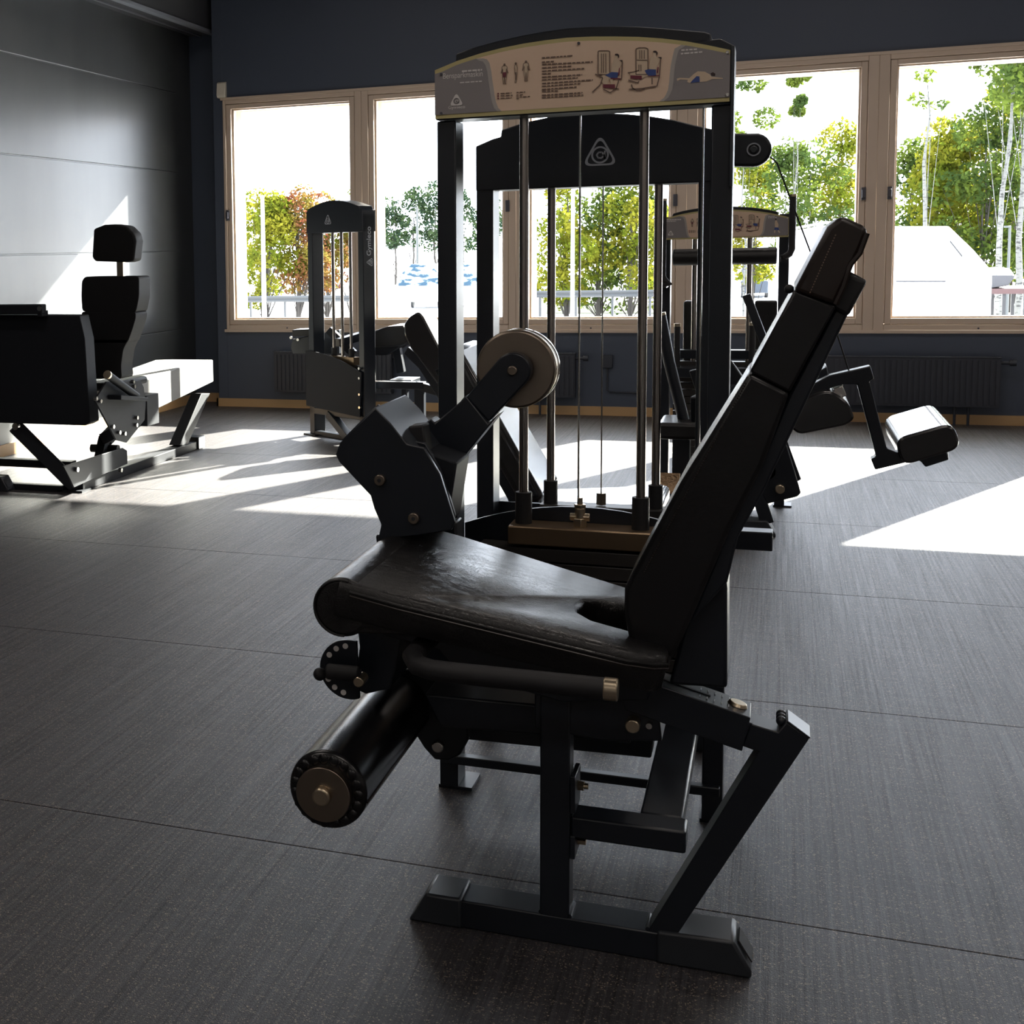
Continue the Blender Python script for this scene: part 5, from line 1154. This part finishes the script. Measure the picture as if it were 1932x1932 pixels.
# shin pad, its flat top catching the sun
sp_ = [(0.2630, 0.7139), (0.3839, 0.7568), (0.4041, 0.6959), (0.2804, 0.6481)]
s_ = round_poly(sp_, 0.028, 6)
sh_ = prism('shin_pad', VINYL, 'Y', s_, 3.68, 4.10, B, bevel=0.006, seg=3)
MB().prism('Y', [(0.3001, 0.6700), (0.3830, 0.6965), (0.3897, 0.6576), (0.3390, 0.6373), (0.3121, 0.6547)], 3.80, 3.95).build('pad_bracket', PAINT, B, bevel=0.003)
MB().tube([(ctr[0][0] + 0.012, 3.505, ctr[0][1] + 0.01), ([(-0.0064, 1.3691)][0][0], 3.51, [(-0.0064, 1.3691)][0][1]), ([(0.0743, 1.1496)][0][0], 3.6, [(0.0743, 1.1496)][0][1]), ([(0.1631, 0.8716)][0][0], 3.735, [(0.1631, 0.8716)][0][1])], 0.0019, 8).build('pull_cable', RUBB, B)
# ================================================================== FAR MACHINE WITH A SIGN, under the middle window
Cm = thing('abdominal_machine', 'far black machine with a small instruction sign and upright side handles, before the middle window', 'gym machine', (-0.2, 6.5, 0))
CY = 6.64
cxl, cxr = -0.488, 0.044
tower_uprights(Cm, cxl, cxr, CY, CY + 0.08, 1.30, wd=0.042)
fx = lambda p: (cxl + (p[0] + 0.668) / 0.583 * (cxr - cxl), 1.199 + (p[1] - zb_s) * 0.88)
cb_ = [fx(p) for p in arc_s]
prism('tower_hood', PAINT, 'Y', [(cxl + .005, 1.20)] + [(p[0] * 0.97 - 0.006, p[1] + 0.014) for p in cb_[1:-1]] + [(cxr - .005, 1.20)], CY - 0.006, CY + 0.09, Cm, bevel=0.003)
cbd = prism('instruction_board', S_OLIVE, 'Y', [(cxl, 1.199)] + cb_ + [(cxr, 1.199)], CY - 0.014, CY - 0.008, Cm)
sign_art(cbd, fx, CY - 0.0145, full=False)
p = fx([(-0.6214, 1.4977)][0])
logo(cbd, (p[0], CY - 0.018, p[1]), 0.028, (1, 0, 0), (0, 0, 1), S_WHITE, solid=True)
for x in ([(-0.3454, 0.9632)][0][0], [(-0.1171, 0.9609)][0][0]):
    MB().cyl((x, 6.68, 0.1), (x, 6.68, 1.24), 0.011, seg=16).build('guide_rod', RODM, Cm)
MB().cyl(([(-0.2160, 0.9619)][0][0], 6.68, 0.7), ([(-0.2160, 0.9619)][0][0], 6.68, 1.22), 0.002, seg=8).build('cable', STEEL, Cm)
x0, x1 = [(-0.4498, 0.6996), (-0.0863, 0.7021)]; 
box('top_plate', PAINT, -0.42, -0.02, 6.65, 6.71, 0.66, 0.70, Cm, bevel=0.003)
w0 = None
for k in range(17):
    z = 0.10 + k * 0.0325
    if w0 is None: w0 = box('weight_plate', PLATE, -0.43, -0.01, 6.652, 6.708, z, z + 0.028, Cm, bevel=0.0015)
    else:
        c2 = w0.copy(); COL.objects.link(c2); c2.location.z = w0.location.z + k * 0.0325
# padded cross roller with upright handles
rp0, rp1 = [(-0.4392, 1.1226), (0.0036, 1.1184)]
rz = (rp0[1] + rp1[1]) / 2
MB().cyl((rp0[0] + 0.012, 6.50, rz), (rp1[0] - 0.008, 6.50, rz), 0.036, seg=24).build('cross_roller', LEATHER, Cm, bevel=0.006)
MB().bar((-0.22, 6.5, rz), (-0.22, 6.64, rz), 0.04, 0.04).build('roller_bracket', PAINT, Cm)
for s_, px in ((-1, "1251,375 1252,500"), (1, "1496,368 1495,465")):
    pt = [(-0.4685, 1.3723), (-0.4649, 1.0412)] if s_ < 0 else [(0.0528, 1.3716), (0.0571, 1.1467)]
    xx = pt[0][0]; zt_ = pt[0][1]; zz = pt[1][1]
    bx = cxl + 0.02 if s_ < 0 else cxr - 0.02
    pts = [(xx, 6.5, zt_), (xx, 6.5, zz), (xx - s_ * 0.008, 6.5, zz - 0.02), (xx - s_ * 0.03, 6.5, zz - 0.035), (bx, 6.5, zz - 0.04)]
    h = MB().tube(pts, 0.014, 14).build('upright_handle', RUBB, Cm)
    MB().cyl((xx, 6.5, zt_ - 0.002), (xx, 6.5, zt_ + 0.008), 0.0155, seg=20).build('end_cap', BRASS, h)
    MB().bar((bx, 6.5, zz - 0.04), (bx, 6.64, zz - 0.04), 0.03, 0.03).build('handle_bracket', PAINT, Cm)
# vertical pegs
for px in ([(-0.4079, 0.8243), (-0.4057, 0.6367)], [(-0.0976, 0.8288), (-0.0945, 0.6402)]):
    q0 = px[0]
    h = MB().cyl((q0[0], 6.55, 0.62), (q0[0], 6.55, q0[1]), 0.0135, seg=18).build('peg', RUBB, Cm)
    MB().cyl((q0[0], 6.55, q0[1] - 0.012), (q0[0], 6.55, q0[1] + 0.002), 0.0148, seg=18).build('end_cap', BRASS, h)
box('peg_bracket', PAINT, [(-0.4290, 0.7079)][0][0], [(-0.0785, 0.7103)][0][0], 6.53, 6.645, 0.585, 0.63, Cm, bevel=0.003)
# tall pads behind the pegs
for px, py_ in (([(-0.3971, 0.9154), (-0.2917, 0.9097)], 0), ([(-0.0941, 0.9156), (0.0007, 0.9173)], 0)):
    prism('side_pad', LEATHER, 'Y', round_poly([(px[0][0], 0.40), (px[0][0], px[0][1]), (px[1][0], px[0][1]), (px[1][0], 0.40)], 0.012), 6.78, 6.88, Cm, bevel=0.01)
box('pad_bar', PAINT, [(-0.3971, 0.9154)][0][0], [(0.0008, 0.9125)][0][0], 6.73, 6.79, 0.45, 0.50, Cm, bevel=0.003)
# curved arm down to the seat and slanting arm on the right
cpts = [(-0.4544, 0.8782), (-0.4183, 0.6890), (-0.3826, 0.5425), (-0.3514, 0.4186), (-0.3299, 0.3852), (-0.2813, 0.3709)]
MB().tube([(p[0], 6.20, p[1]) for p in cpts], 0.024, 14).build('curved_arm', PAINT, Cm)
MB().cyl((cpts[0][0], 6.2, cpts[0][1]), (cpts[0][0] - 0.003, 6.2, cpts[0][1] + 0.012), 0.0245, seg=14).build('arm_cap', BRASS, Cm)
s0_ = [(-0.1186, 0.9651), (0.0127, 0.6054)]
MB().bar((s0_[0][0], 6.2, s0_[0][1]), (s0_[1][0], 6.2, s0_[1][1]), 0.034, 0.034, (0, 1, 0)).build('slanting_arm', PAINT, Cm, bevel=0.004)
# seat
st = [(-0.4513, 0.4911), (-0.2680, 0.4999), (-0.2749, 0.3999), (-0.3285, 0.3804), (-0.4080, 0.3801), (-0.4464, 0.4283)]
prism('seat', LEATHER, 'Y', round_poly([(st[0][0], 0.37), (st[0][0], 0.44), (-0.10, 0.44), (-0.10, 0.37)], 0.02), 6.05, 6.35, Cm, bevel=0.014)
box('seat_post', PAINT, -0.40, -0.33, 6.2, 6.27, 0.05, 0.38, Cm, bevel=0.003)
fp = [(-0.4401, 0.2799), (-0.3569, 0.2369)]
MB().prism('X', [(5.92, 0.175), (6.02, 0.235), (6.02, 0.225), (5.92, 0.165)], fp[0][0], fp[1][0]).build('foot_rest', CHECK, Cm)
MB().box(fp[0][0], fp[1][0], 6.0, 6.2, 0.12, 0.165).build('foot_rest_bracket', PAINT, Cm)
MB().box(-0.30, -0.25, 6.0, 6.66, 0.05, 0.09).build('depth_tube', PAINT, Cm, bevel=0.003)
ft = [(0.0080, 5.9792), (-0.1255, 6.0153)]
bb = box('base_beam', PAINT, -0.46, ft[0][0] - 0.05, 5.96, 6.05, 0.0, 0.055, Cm, bevel=0.003)
prism('foot_cap', CAPM, 'Y', [(ft[0][0] - 0.13, 0), (ft[0][0] - 0.13, 0.062), (ft[0][0] - 0.03, 0.065), (ft[0][0] + 0.003, 0.012), (ft[0][0] + 0.003, 0)], 5.955, 6.055, Cm, bevel=0.004)
prism('foot_cap', CAPM, 'Y', [(-0.49, 0), (-0.46, 0.065), (-0.40, 0.062), (-0.40, 0)], 5.955, 6.055, Cm, bevel=0.004)
MB().bar((0.0 - .02, 6.0, 0.05), (-0.12, 6.0, 0.36), 0.05, 0.05, (0, 1, 0)).build('side_strut', PAINT, Cm, bevel=0.003)
# ================================================================== LEFT WEIGHT TOWER WITH BENCH
D = thing('seated_row_machine', 'black weight tower machine with bench pads before the leftmost windows', 'gym machine', (-2.4, 8.4, 0))
TH = R(-34)
XD = Matrix.Translation((-2.755, 8.462, 0)) @ Matrix.Rotation(TH, 4, 'Z')
DW = 0.545
for a, b in ((0, 0.05), (DW - 0.05, DW)):
    u = box('upright', PAINT, a, b, 0, 0.09, 0.008, 1.40, D, bevel=0.004, xf=XD)
    box('foot_plate', PAINT, a - 0.03, b + 0.04, -0.03, 0.10, 0, 0.01, u, bevel=0.002, xf=XD)
hx_ = [(0.0, 1.29), (0.0, 1.425), (0.018, 1.44)] + [(0.018 + (DW - 0.05) * t / 10, 1.445 + 0.045 * math.sin(math.pi * t / 10)) for t in range(11)] + [(DW - 0.02, 1.425), (DW, 1.42), (DW, 1.29)]
hd = prism('tower_hood', PAINT, 'Y', hx_, -0.006, 0.10, D, bevel=0.003, xf=XD)
ux_ = (XD.to_3x3() @ Vector((1, 0, 0)))
logo(D, XD @ Vector((DW * 0.40, -0.0065, 1.375)), 0.075, ux_, (0, 0, 1), LOGO)
for x in (0.20, 0.285, 0.37):
    MB(XD).cyl((x, 0.045, 0.45), (x, 0.045, 1.30), 0.010, seg=14).build('guide_rod', RODM, D)
for x in (0.20, 0.37):
    MB(XD).cyl((x, 0.045, 0.52), (x, 0.045, 0.57), 0.018, seg=16).build('bushing', RUBB, D)
box('top_plate', TOPPL, 0.17, 0.42, 0.02, 0.075, 0.47, 0.52, D, bevel=0.002, xf=XD)
w0 = None
for k in range(9):
    z = 0.20 + k * 0.030
    if w0 is None: w0 = box('weight_plate', PLATE, 0.08, DW - 0.08, 0.02, 0.08, z, z + 0.027, D, xf=XD)
    else:
        c2 = w0.copy(); COL.objects.link(c2); c2.location.z = w0.location.z + k * 0.030
pa_ = [(-0.012, 0.19), (-0.012, 0.545)] + [(-0.012 + (DW + 0.0) * t / 8, 0.545 - 0.11 * (t / 8) ** 2.0) for t in range(1, 9)] + [(DW - 0.03, 0.16)]
prism('front_panel', MATTE, 'Y', pa_, -0.018, -0.010, D, xf=XD)
box('panel_rail', PAINT, 0.0, DW, 0.0, 0.05, 0.14, 0.18, D, bevel=0.003, xf=XD)
for z in (0.46, 0.40, 0.30, 0.22):
    MB(XD).cyl((DW - 0.03, -0.02, z), (DW - 0.03, -0.006, z), 0.008, seg=12).build('bolt', STEEL, D)
for z in (0.50, 0.30, 0.22):
    MB(XD).cyl((-0.02, 0.02, z), (-0.006, 0.02, z), 0.008, seg=12).build('bolt', STEEL, D)
# vertical maker name on the right side post
zz0 = 1.05
vx_ = XD.to_3x3() @ Vector((0, 1, 0))
text_obj('Gymleco', 'maker_name', LOGO, D, XD @ Vector((DW + 0.0006, 0.072, 1.145)), (0, 0, 1), tuple(-vx_), 0.045, 0.175, bold=0.01)
logo(D, XD @ Vector((DW + 0.0006, 0.047, 1.105)), 0.058, (0, 0, 1), tuple(-vx_), LOGO)

# base struts
for a_, b_ in (((0.18, 0.02, 0.15), (0.42, -0.02, 0.02)), ):
    MB(XD).bar(a_, b_, 0.05, 0.05).build('base_strut', PAINT, D, bevel=0.003)
MB(XD).box(0.05, DW, 0.0, 0.05, 0.0, 0.03).build('base_bar', PAINT, D, bevel=0.003)
# handle bar to the left
la = [(-2.9262, 0.5551), (-2.9107, 0.6074), (-2.8953, 0.6596), (-2.7719, 0.6632), (-2.5929, 0.6703), (-2.5948, 0.5124), (-2.7380, 0.5113), (-2.9122, 0.5099)]
prism('side_arm', PAINT, 'Y', [la[0], la[1], la[4], la[5], la[7]], 8.60, 8.68, D, bevel=0.004)
ap = [(-2.8993, 0.6712), (-2.7293, 0.6783), (-2.7300, 0.6335), (-2.9000, 0.6261)]
prism('arm_pad', LEATHER, 'Y', ap, 8.56, 8.72, D, bevel=0.004)
for px in [(-2.9181, 0.6185), (-2.8709, 0.6048)]:
    MB().cyl((px[0], 8.585, px[1]), (px[0], 8.60, px[1]), 0.009, seg=12).build('bolt', STEEL, D)
MB().bar((XD @ Vector((0.2, 0.08, 0.60))), (-2.45, 8.64, 0.63), 0.05, 0.05).build('arm_bracket', PAINT, D)
MB().bar(([(-2.6332, 0.6764)][0][0], 8.5, [(-2.6332, 0.6764)][0][1]), ([(-2.4667, 0.5212)][0][0], 8.5, [(-2.4667, 0.5212)][0][1]), 0.05, 0.04, (0, 1, 0)).build('link_arm', PAINT, D, bevel=0.003)
# bench behind and right
be = [(-2.3956, 0.6463), (-2.2380, 0.6998), (-2.1300, 0.7064), (-2.0972, 0.6041), (-2.1376, 0.5808), (-2.2221, 0.5703), (-2.3964, 0.5659)]
prism('bench_pad', LEATHER, 'Y', be, 8.45, 8.80, D, bevel=0.012)
bf = [(-2.3827, 0.5626), (-2.1376, 0.5874), (-2.2566, 0.5135), (-2.3763, 0.5124)]
prism('bench_frame', PAINT, 'Y', bf, 8.50, 8.75, D, bevel=0.004)
MB().bar(([(-2.2167, 0.5696)][0][0], 8.6, [(-2.2167, 0.5696)][0][1]), ([(-2.1871, 0.3974)][0][0], 8.6, [(-2.1871, 0.3974)][0][1]), 0.05, 0.06, (0, 1, 0)).build('bench_post', PAINT, D, bevel=0.004)
f0 = [(-2.3703, 0.3642), (-1.9813, 0.3933), (-1.9816, 0.3344), (-2.3707, 0.3176)]
zt_ = f0[0][1]
MB().box(f0[0][0], f0[1][0], 8.33, 8.41, f0[0][1] - 0.045, f0[0][1]).build('frame_tube', PAINT, D, bevel=0.004)
MB().box([(-2.1871, 0.3974)][0][0] - 0.03, [(-2.0744, 0.3989)][0][0], 8.41, 8.64, zt_ - 0.03, zt_ + 0.005).build('frame_tube', PAINT, D, bevel=0.004)
MB().box([(-2.1624, 0.3163)][0][0], [(-2.1251, 0.3170)][0][0], 8.5, 8.55, 0.0, zt_ - 0.02).build('frame_leg', PAINT, D, bevel=0.004)
MB().box(f0[1][0] - 0.06, f0[1][0], 8.34, 8.40, 0.0, zt_ - 0.04).build('frame_leg', PAINT, D, bevel=0.004)
# round shouldered backrest leaning right
bp0 = [(-2.0543, 0.7303), (-2.0217, 0.7748), (-1.9700, 0.8063), (-1.9413, 0.7872), (-1.8497, 0.6103), (-1.6866, 0.3216), (-1.6180, 0.1653), (-1.6494, 0.1296), (-1.7751, 0.2565), (-1.9335, 0.4827), (-2.0197, 0.5934), (-2.0548, 0.6666)]
prism('backrest', VINYL, 'Y', round_poly(bp0, 0.015, 4), 8.15, 8.46, D, bevel=0.02, seg=3)
prism('backrest_frame', PAINT, 'Y', [(-2.0484, 0.5896), (-1.9452, 0.5039), (-1.7543, 0.1939), (-1.7863, 0.1611), (-1.9842, 0.4618), (-2.0748, 0.5477)], 8.22, 8.40, D, bevel=0.004)
MB().bar((f0[1][0] - 0.05, 8.37, zt_ - 0.02), ([(-1.8237, 0.2937)][0][0], 8.32, [(-1.8237, 0.2937)][0][1]), 0.05, 0.05).build('backrest_strut', PAINT, D, bevel=0.003)

# ================================================================== FAR LEFT: SLED MACHINE SEEN FROM BEHIND
E_ = thing('leg_press_machine', 'black machine at the left wall with a segmented backrest, headrest and long sunlit pad', 'gym machine', (-3.3, 6.8, 0))
# big weight housing, front towards us
px = [(-3.7233, 0.9086), (-3.0959, 0.9014), (-3.0710, 0.7860), (-3.0624, 0.5283), (-3.0558, 0.3782), (-3.0852, 0.3643), (-3.7481, 0.3533)]
EX1 = px[1][0]
prism('weight_housing', MATTE, 'Y', [(-3.95, px[0][1]), px[1], px[2], px[3], px[4], (px[5][0], px[5][1]), (-3.95, px[5][1])], 5.95, 6.05, E_, bevel=0.004)
tb = [(-3.5077, 0.9548), (-3.2645, 0.9585), (-3.2602, 0.9173), (-3.2904, 0.8917)]
MB().box(-3.90, tb[1][0], 5.88, 5.93, tb[2][1] - 0.006, tb[1][1]).build('housing_handle', MATTE, E_, bevel=0.006)
MB().box(tb[1][0] - 0.028, tb[1][0] - 0.003, 5.885, 5.95, px[0][1] - 0.01, tb[2][1] + 0.01).build('handle_bracket', MATTE, E_, bevel=0.003)
MB().cyl((tb[1][0] - 0.012, 5.878, tb[1][1] - 0.02), (tb[1][0] - 0.012, 5.884, tb[1][1] - 0.02), 0.012).build('bolt', STEEL, E_)
MB().box(-3.72, -3.68, 5.935, 5.95, 0.61, 0.74).build('decal_plate', HANDM, E_)
MB().box(-3.93, -3.90, 6.05, 6.10, 0.0, px[0][1] - .02).build('housing_post', MATTE, E_, bevel=0.003)
# headrest, neck, backrest with three stacked pads
BYE = 6.30
hp = [(-3.1847, 1.3209), (-3.1242, 1.3405), (-3.0677, 1.3415), (-3.0001, 1.3317), (-2.9602, 1.2936), (-2.9496, 1.2539), (-2.9642, 1.1565), (-2.9997, 1.1492), (-3.1841, 1.1579), (-3.1984, 1.1796)]
prism('headrest', VINYLM, 'Y', hp, BYE, BYE + 0.10, E_, bevel=0.012, seg=3)
nk = [(-3.0791, 1.1442), (-3.0433, 1.1436), (-3.0453, 1.0766), (-3.0842, 1.0771)]
MB().box(nk[0][0], nk[1][0], 6.34, 6.37, nk[2][1] - 0.05, nk[0][1] + 0.05).build('headrest_post', BRASS, E_, bevel=0.002)
def backpad(name, pts, y0=BYE, d=0.14):
    return prism(name, VINYLM, 'Y', round_poly(pts, 0.018, 3), y0, y0 + d, E_, bevel=0.014, seg=3)
backpad('backrest_upper', [(-3.2657, 0.9786), (-3.2599, 1.0596), (-3.2410, 1.0809), (-2.9371, 1.0793), (-2.9401, 0.9759), (-2.9600, 0.8962), (-3.2622, 0.9028)])
backpad('backrest_middle', [(-3.2683, 0.9028), (-2.9599, 0.9015), (-2.9608, 0.8696), (-2.9800, 0.8162), (-3.0119, 0.7411), (-3.2524, 0.7398)])
backpad('backrest_lower', [(-3.2639, 0.7616), (-3.0053, 0.7625), (-3.0366, 0.7087), (-3.0510, 0.6277), (-3.0470, 0.5602), (-3.2433, 0.5572)])
MB().prism('Y', [(-3.2529, 0.8713), (-3.2315, 0.8766), (-3.2122, 0.5460), (-3.2185, 0.3547), (-3.2404, 0.3377), (-3.2423, 0.7359)], 6.26, 6.30).build('back_plate', MATTE, E_, bevel=0.002)
# seat and side plates
sb = [(-3.2734, 0.5390), (-3.1071, 0.5636), (-3.1092, 0.4948), (-3.2756, 0.4723)]
MB().box(sb[0][0], sb[1][0], 6.30, 6.75, sb[2][1], sb[0][1] - 0.004).build('seat', VINYLM, E_, bevel=0.015)
sp1 = [(5.8425, 0.5029), (5.9722, 0.5792), (6.3592, 0.5475), (6.3956, 0.5113), (6.4164, 0.4270), (6.3981, 0.3413), (6.1779, 0.2533), (6.0588, 0.2828), (5.9706, 0.3726)]
pl_ = prism('side_plate', MATTE, 'X', sp1, -2.98, -2.97, E_, bevel=0.002)
for p in [(6.2517, 0.5526), (6.2626, 0.5275), (6.2060, 0.5171), (6.2841, 0.3664), (6.2755, 0.3297), (6.0779, 0.3176), (6.1375, 0.3045), (6.0090, 0.3552), (5.8357, 0.5116), (5.8795, 0.4941)]:
    MB().cyl((-2.972, p[0], p[1]), (-2.955, p[0], p[1]), 0.010, seg=10).build('bolt', STEEL, pl_)
hg = [(5.9080, 0.6167), (6.2227, 0.4815)]
hg2 = [(-2.93, hg[0][0], hg[0][1]), (-2.93, hg[1][0], hg[1][1])]
h = MB().tube(hg2, 0.020, 14).build('side_handle', MATTE, E_)
MB().cyl(hg2[0], Vector(hg2[0]) + (Vector(hg2[0]) - Vector(hg2[1])).normalized() * 0.012, 0.021, seg=16).build('end_cap', BRASS, h)
hm = [(5.9826, 0.5146), (6.2977, 0.4681), (6.2965, 0.4494), (5.9811, 0.4916)]
prism('handle_mount', MATTE, 'X', hm, -2.97, -2.90, E_, bevel=0.003)
# floor rail running towards the window, legs, lower plate
MB().box(-3.29, -3.21, 6.15, 7.70, 0.0, 0.05).build('floor_rail', MATTE, E_, bevel=0.003)
MB().box(-3.30, -3.20, 7.66, 7.76, 0.0, 0.075).build('rail_cap', CAPM, E_, bevel=0.004)
lpz = [(5.9143, 0.1645), (6.5854, 0.1619), (6.6367, 0.1403), (6.6388, 0.0680), (6.0178, 0.0422), (5.9814, 0.0881)]
lpl = prism('lower_plate', MATTE, 'X', lpz, -3.20, -3.19, E_, bevel=0.002)
for p in [(6.0367, 0.1300), (6.5354, 0.0498)]: MB().cyl((-3.192, p[0], p[1]), (-3.175, p[0], p[1]), 0.012, seg=10).build('bolt', STEEL, lpl)
lg0, lg1 = [(5.7392, 0.4011), (6.1490, 0.0033)]
MB().bar((-3.50, 5.99, 0.345), (-3.25, 6.16, 0.015), 0.05, 0.075).build('front_leg', MATTE, E_, bevel=0.003)
MB().box(-3.33, -3.19, 6.10, 6.20, 0.0, 0.010).build('foot_plate', MATTE, E_)
MB().cyl((-3.47, 5.94, 0.35), (-3.47, 5.96, 0.35), 0.018, seg=16).build('pivot_bolt', STEEL, E_)
# far post
fp0 = [(7.4131, 0.0592), (7.5316, 0.0428), (7.9079, 0.3164), (7.7713, 0.3305)]
prism('far_post', MATTE, 'X', [fp0[0], fp0[1], fp0[2], fp0[3]], -3.29, -3.22, E_, bevel=0.003)
# long pad rising towards the window
lp_ = [(6.8707, 0.4833), (7.7109, 0.5376), (7.9682, 0.5199), (7.9694, 0.3838), (6.9572, 0.2966)]
prism('long_pad', PALEP, 'X', [lp_[0], lp_[1], lp_[2], lp_[3], lp_[4]], -3.50, -3.22, E_, bevel=0.006)
MB().bar((-3.30, 6.60, 0.20), (-3.30, 7.0, 0.33), 0.06, 0.06).build('seat_carriage', MATTE, E_, bevel=0.003)
MB().bar((-3.28, 6.45, 0.05), (-3.28, 6.55, 0.22), 0.05, 0.05).build('carriage_post', MATTE, E_, bevel=0.003)
MB().cyl((-3.36, 6.55, 0.16), (-3.20, 6.55, 0.16), 0.022, seg=16).build('roller_wheel', RUBB, E_)
MB().box(-3.95, -3.30, 6.20, 6.26, 0.10, 0.14).build('cross_tube', MATTE, E_, bevel=0.003)
MB().box(-3.95, -3.30, 6.10, 6.15, 0.0, 0.03).build('cross_tube', MATTE, E_, bevel=0.003)
MB().box(-3.08, -2.98, 6.45, 6.60, 0.30, 0.46).build('plate_spacer', MATTE, E_, bevel=0.003)
MB().bar((-3.02, 6.5, 0.34), (-3.26, 6.5, 0.22), 0.06, 0.06).build('plate_bracket', MATTE, E_)
# machine foot just inside the left frame edge
fz = [(-3.5780, 6.0304), (-3.6407, 5.9018)]
G_ = thing('machine_foot', 'angled end of a black machine foot at the left edge of the floor', 'machine foot', (fz[0][0], fz[0][1], 0))
prism('foot_cap', CAPM, 'Y', [(fz[0][0] - 0.14, 0.0), (fz[0][0] - 0.14, 0.075), (fz[0][0] - 0.04, 0.075), (fz[0][0], 0.012), (fz[0][0], 0.0)], fz[0][1], fz[0][1] + 0.08, G_, bevel=0.004)
MB().box(fz[0][0] - 0.6, fz[0][0] - 0.13, fz[0][1] + 0.005, fz[0][1] + 0.075, 0, 0.06).build('base_beam', MATTE, G_, bevel=0.003)
MB().prism('Y', [(fz[0][0] - 0.033, 0.055), (fz[0][0] - 0.008, 0.018), (fz[0][0] - 0.005, 0.02), (fz[0][0] - 0.03, 0.06)], fz[0][1] + 0.015, fz[0][1] + 0.065).build('cap_recess', RUBB, G_)
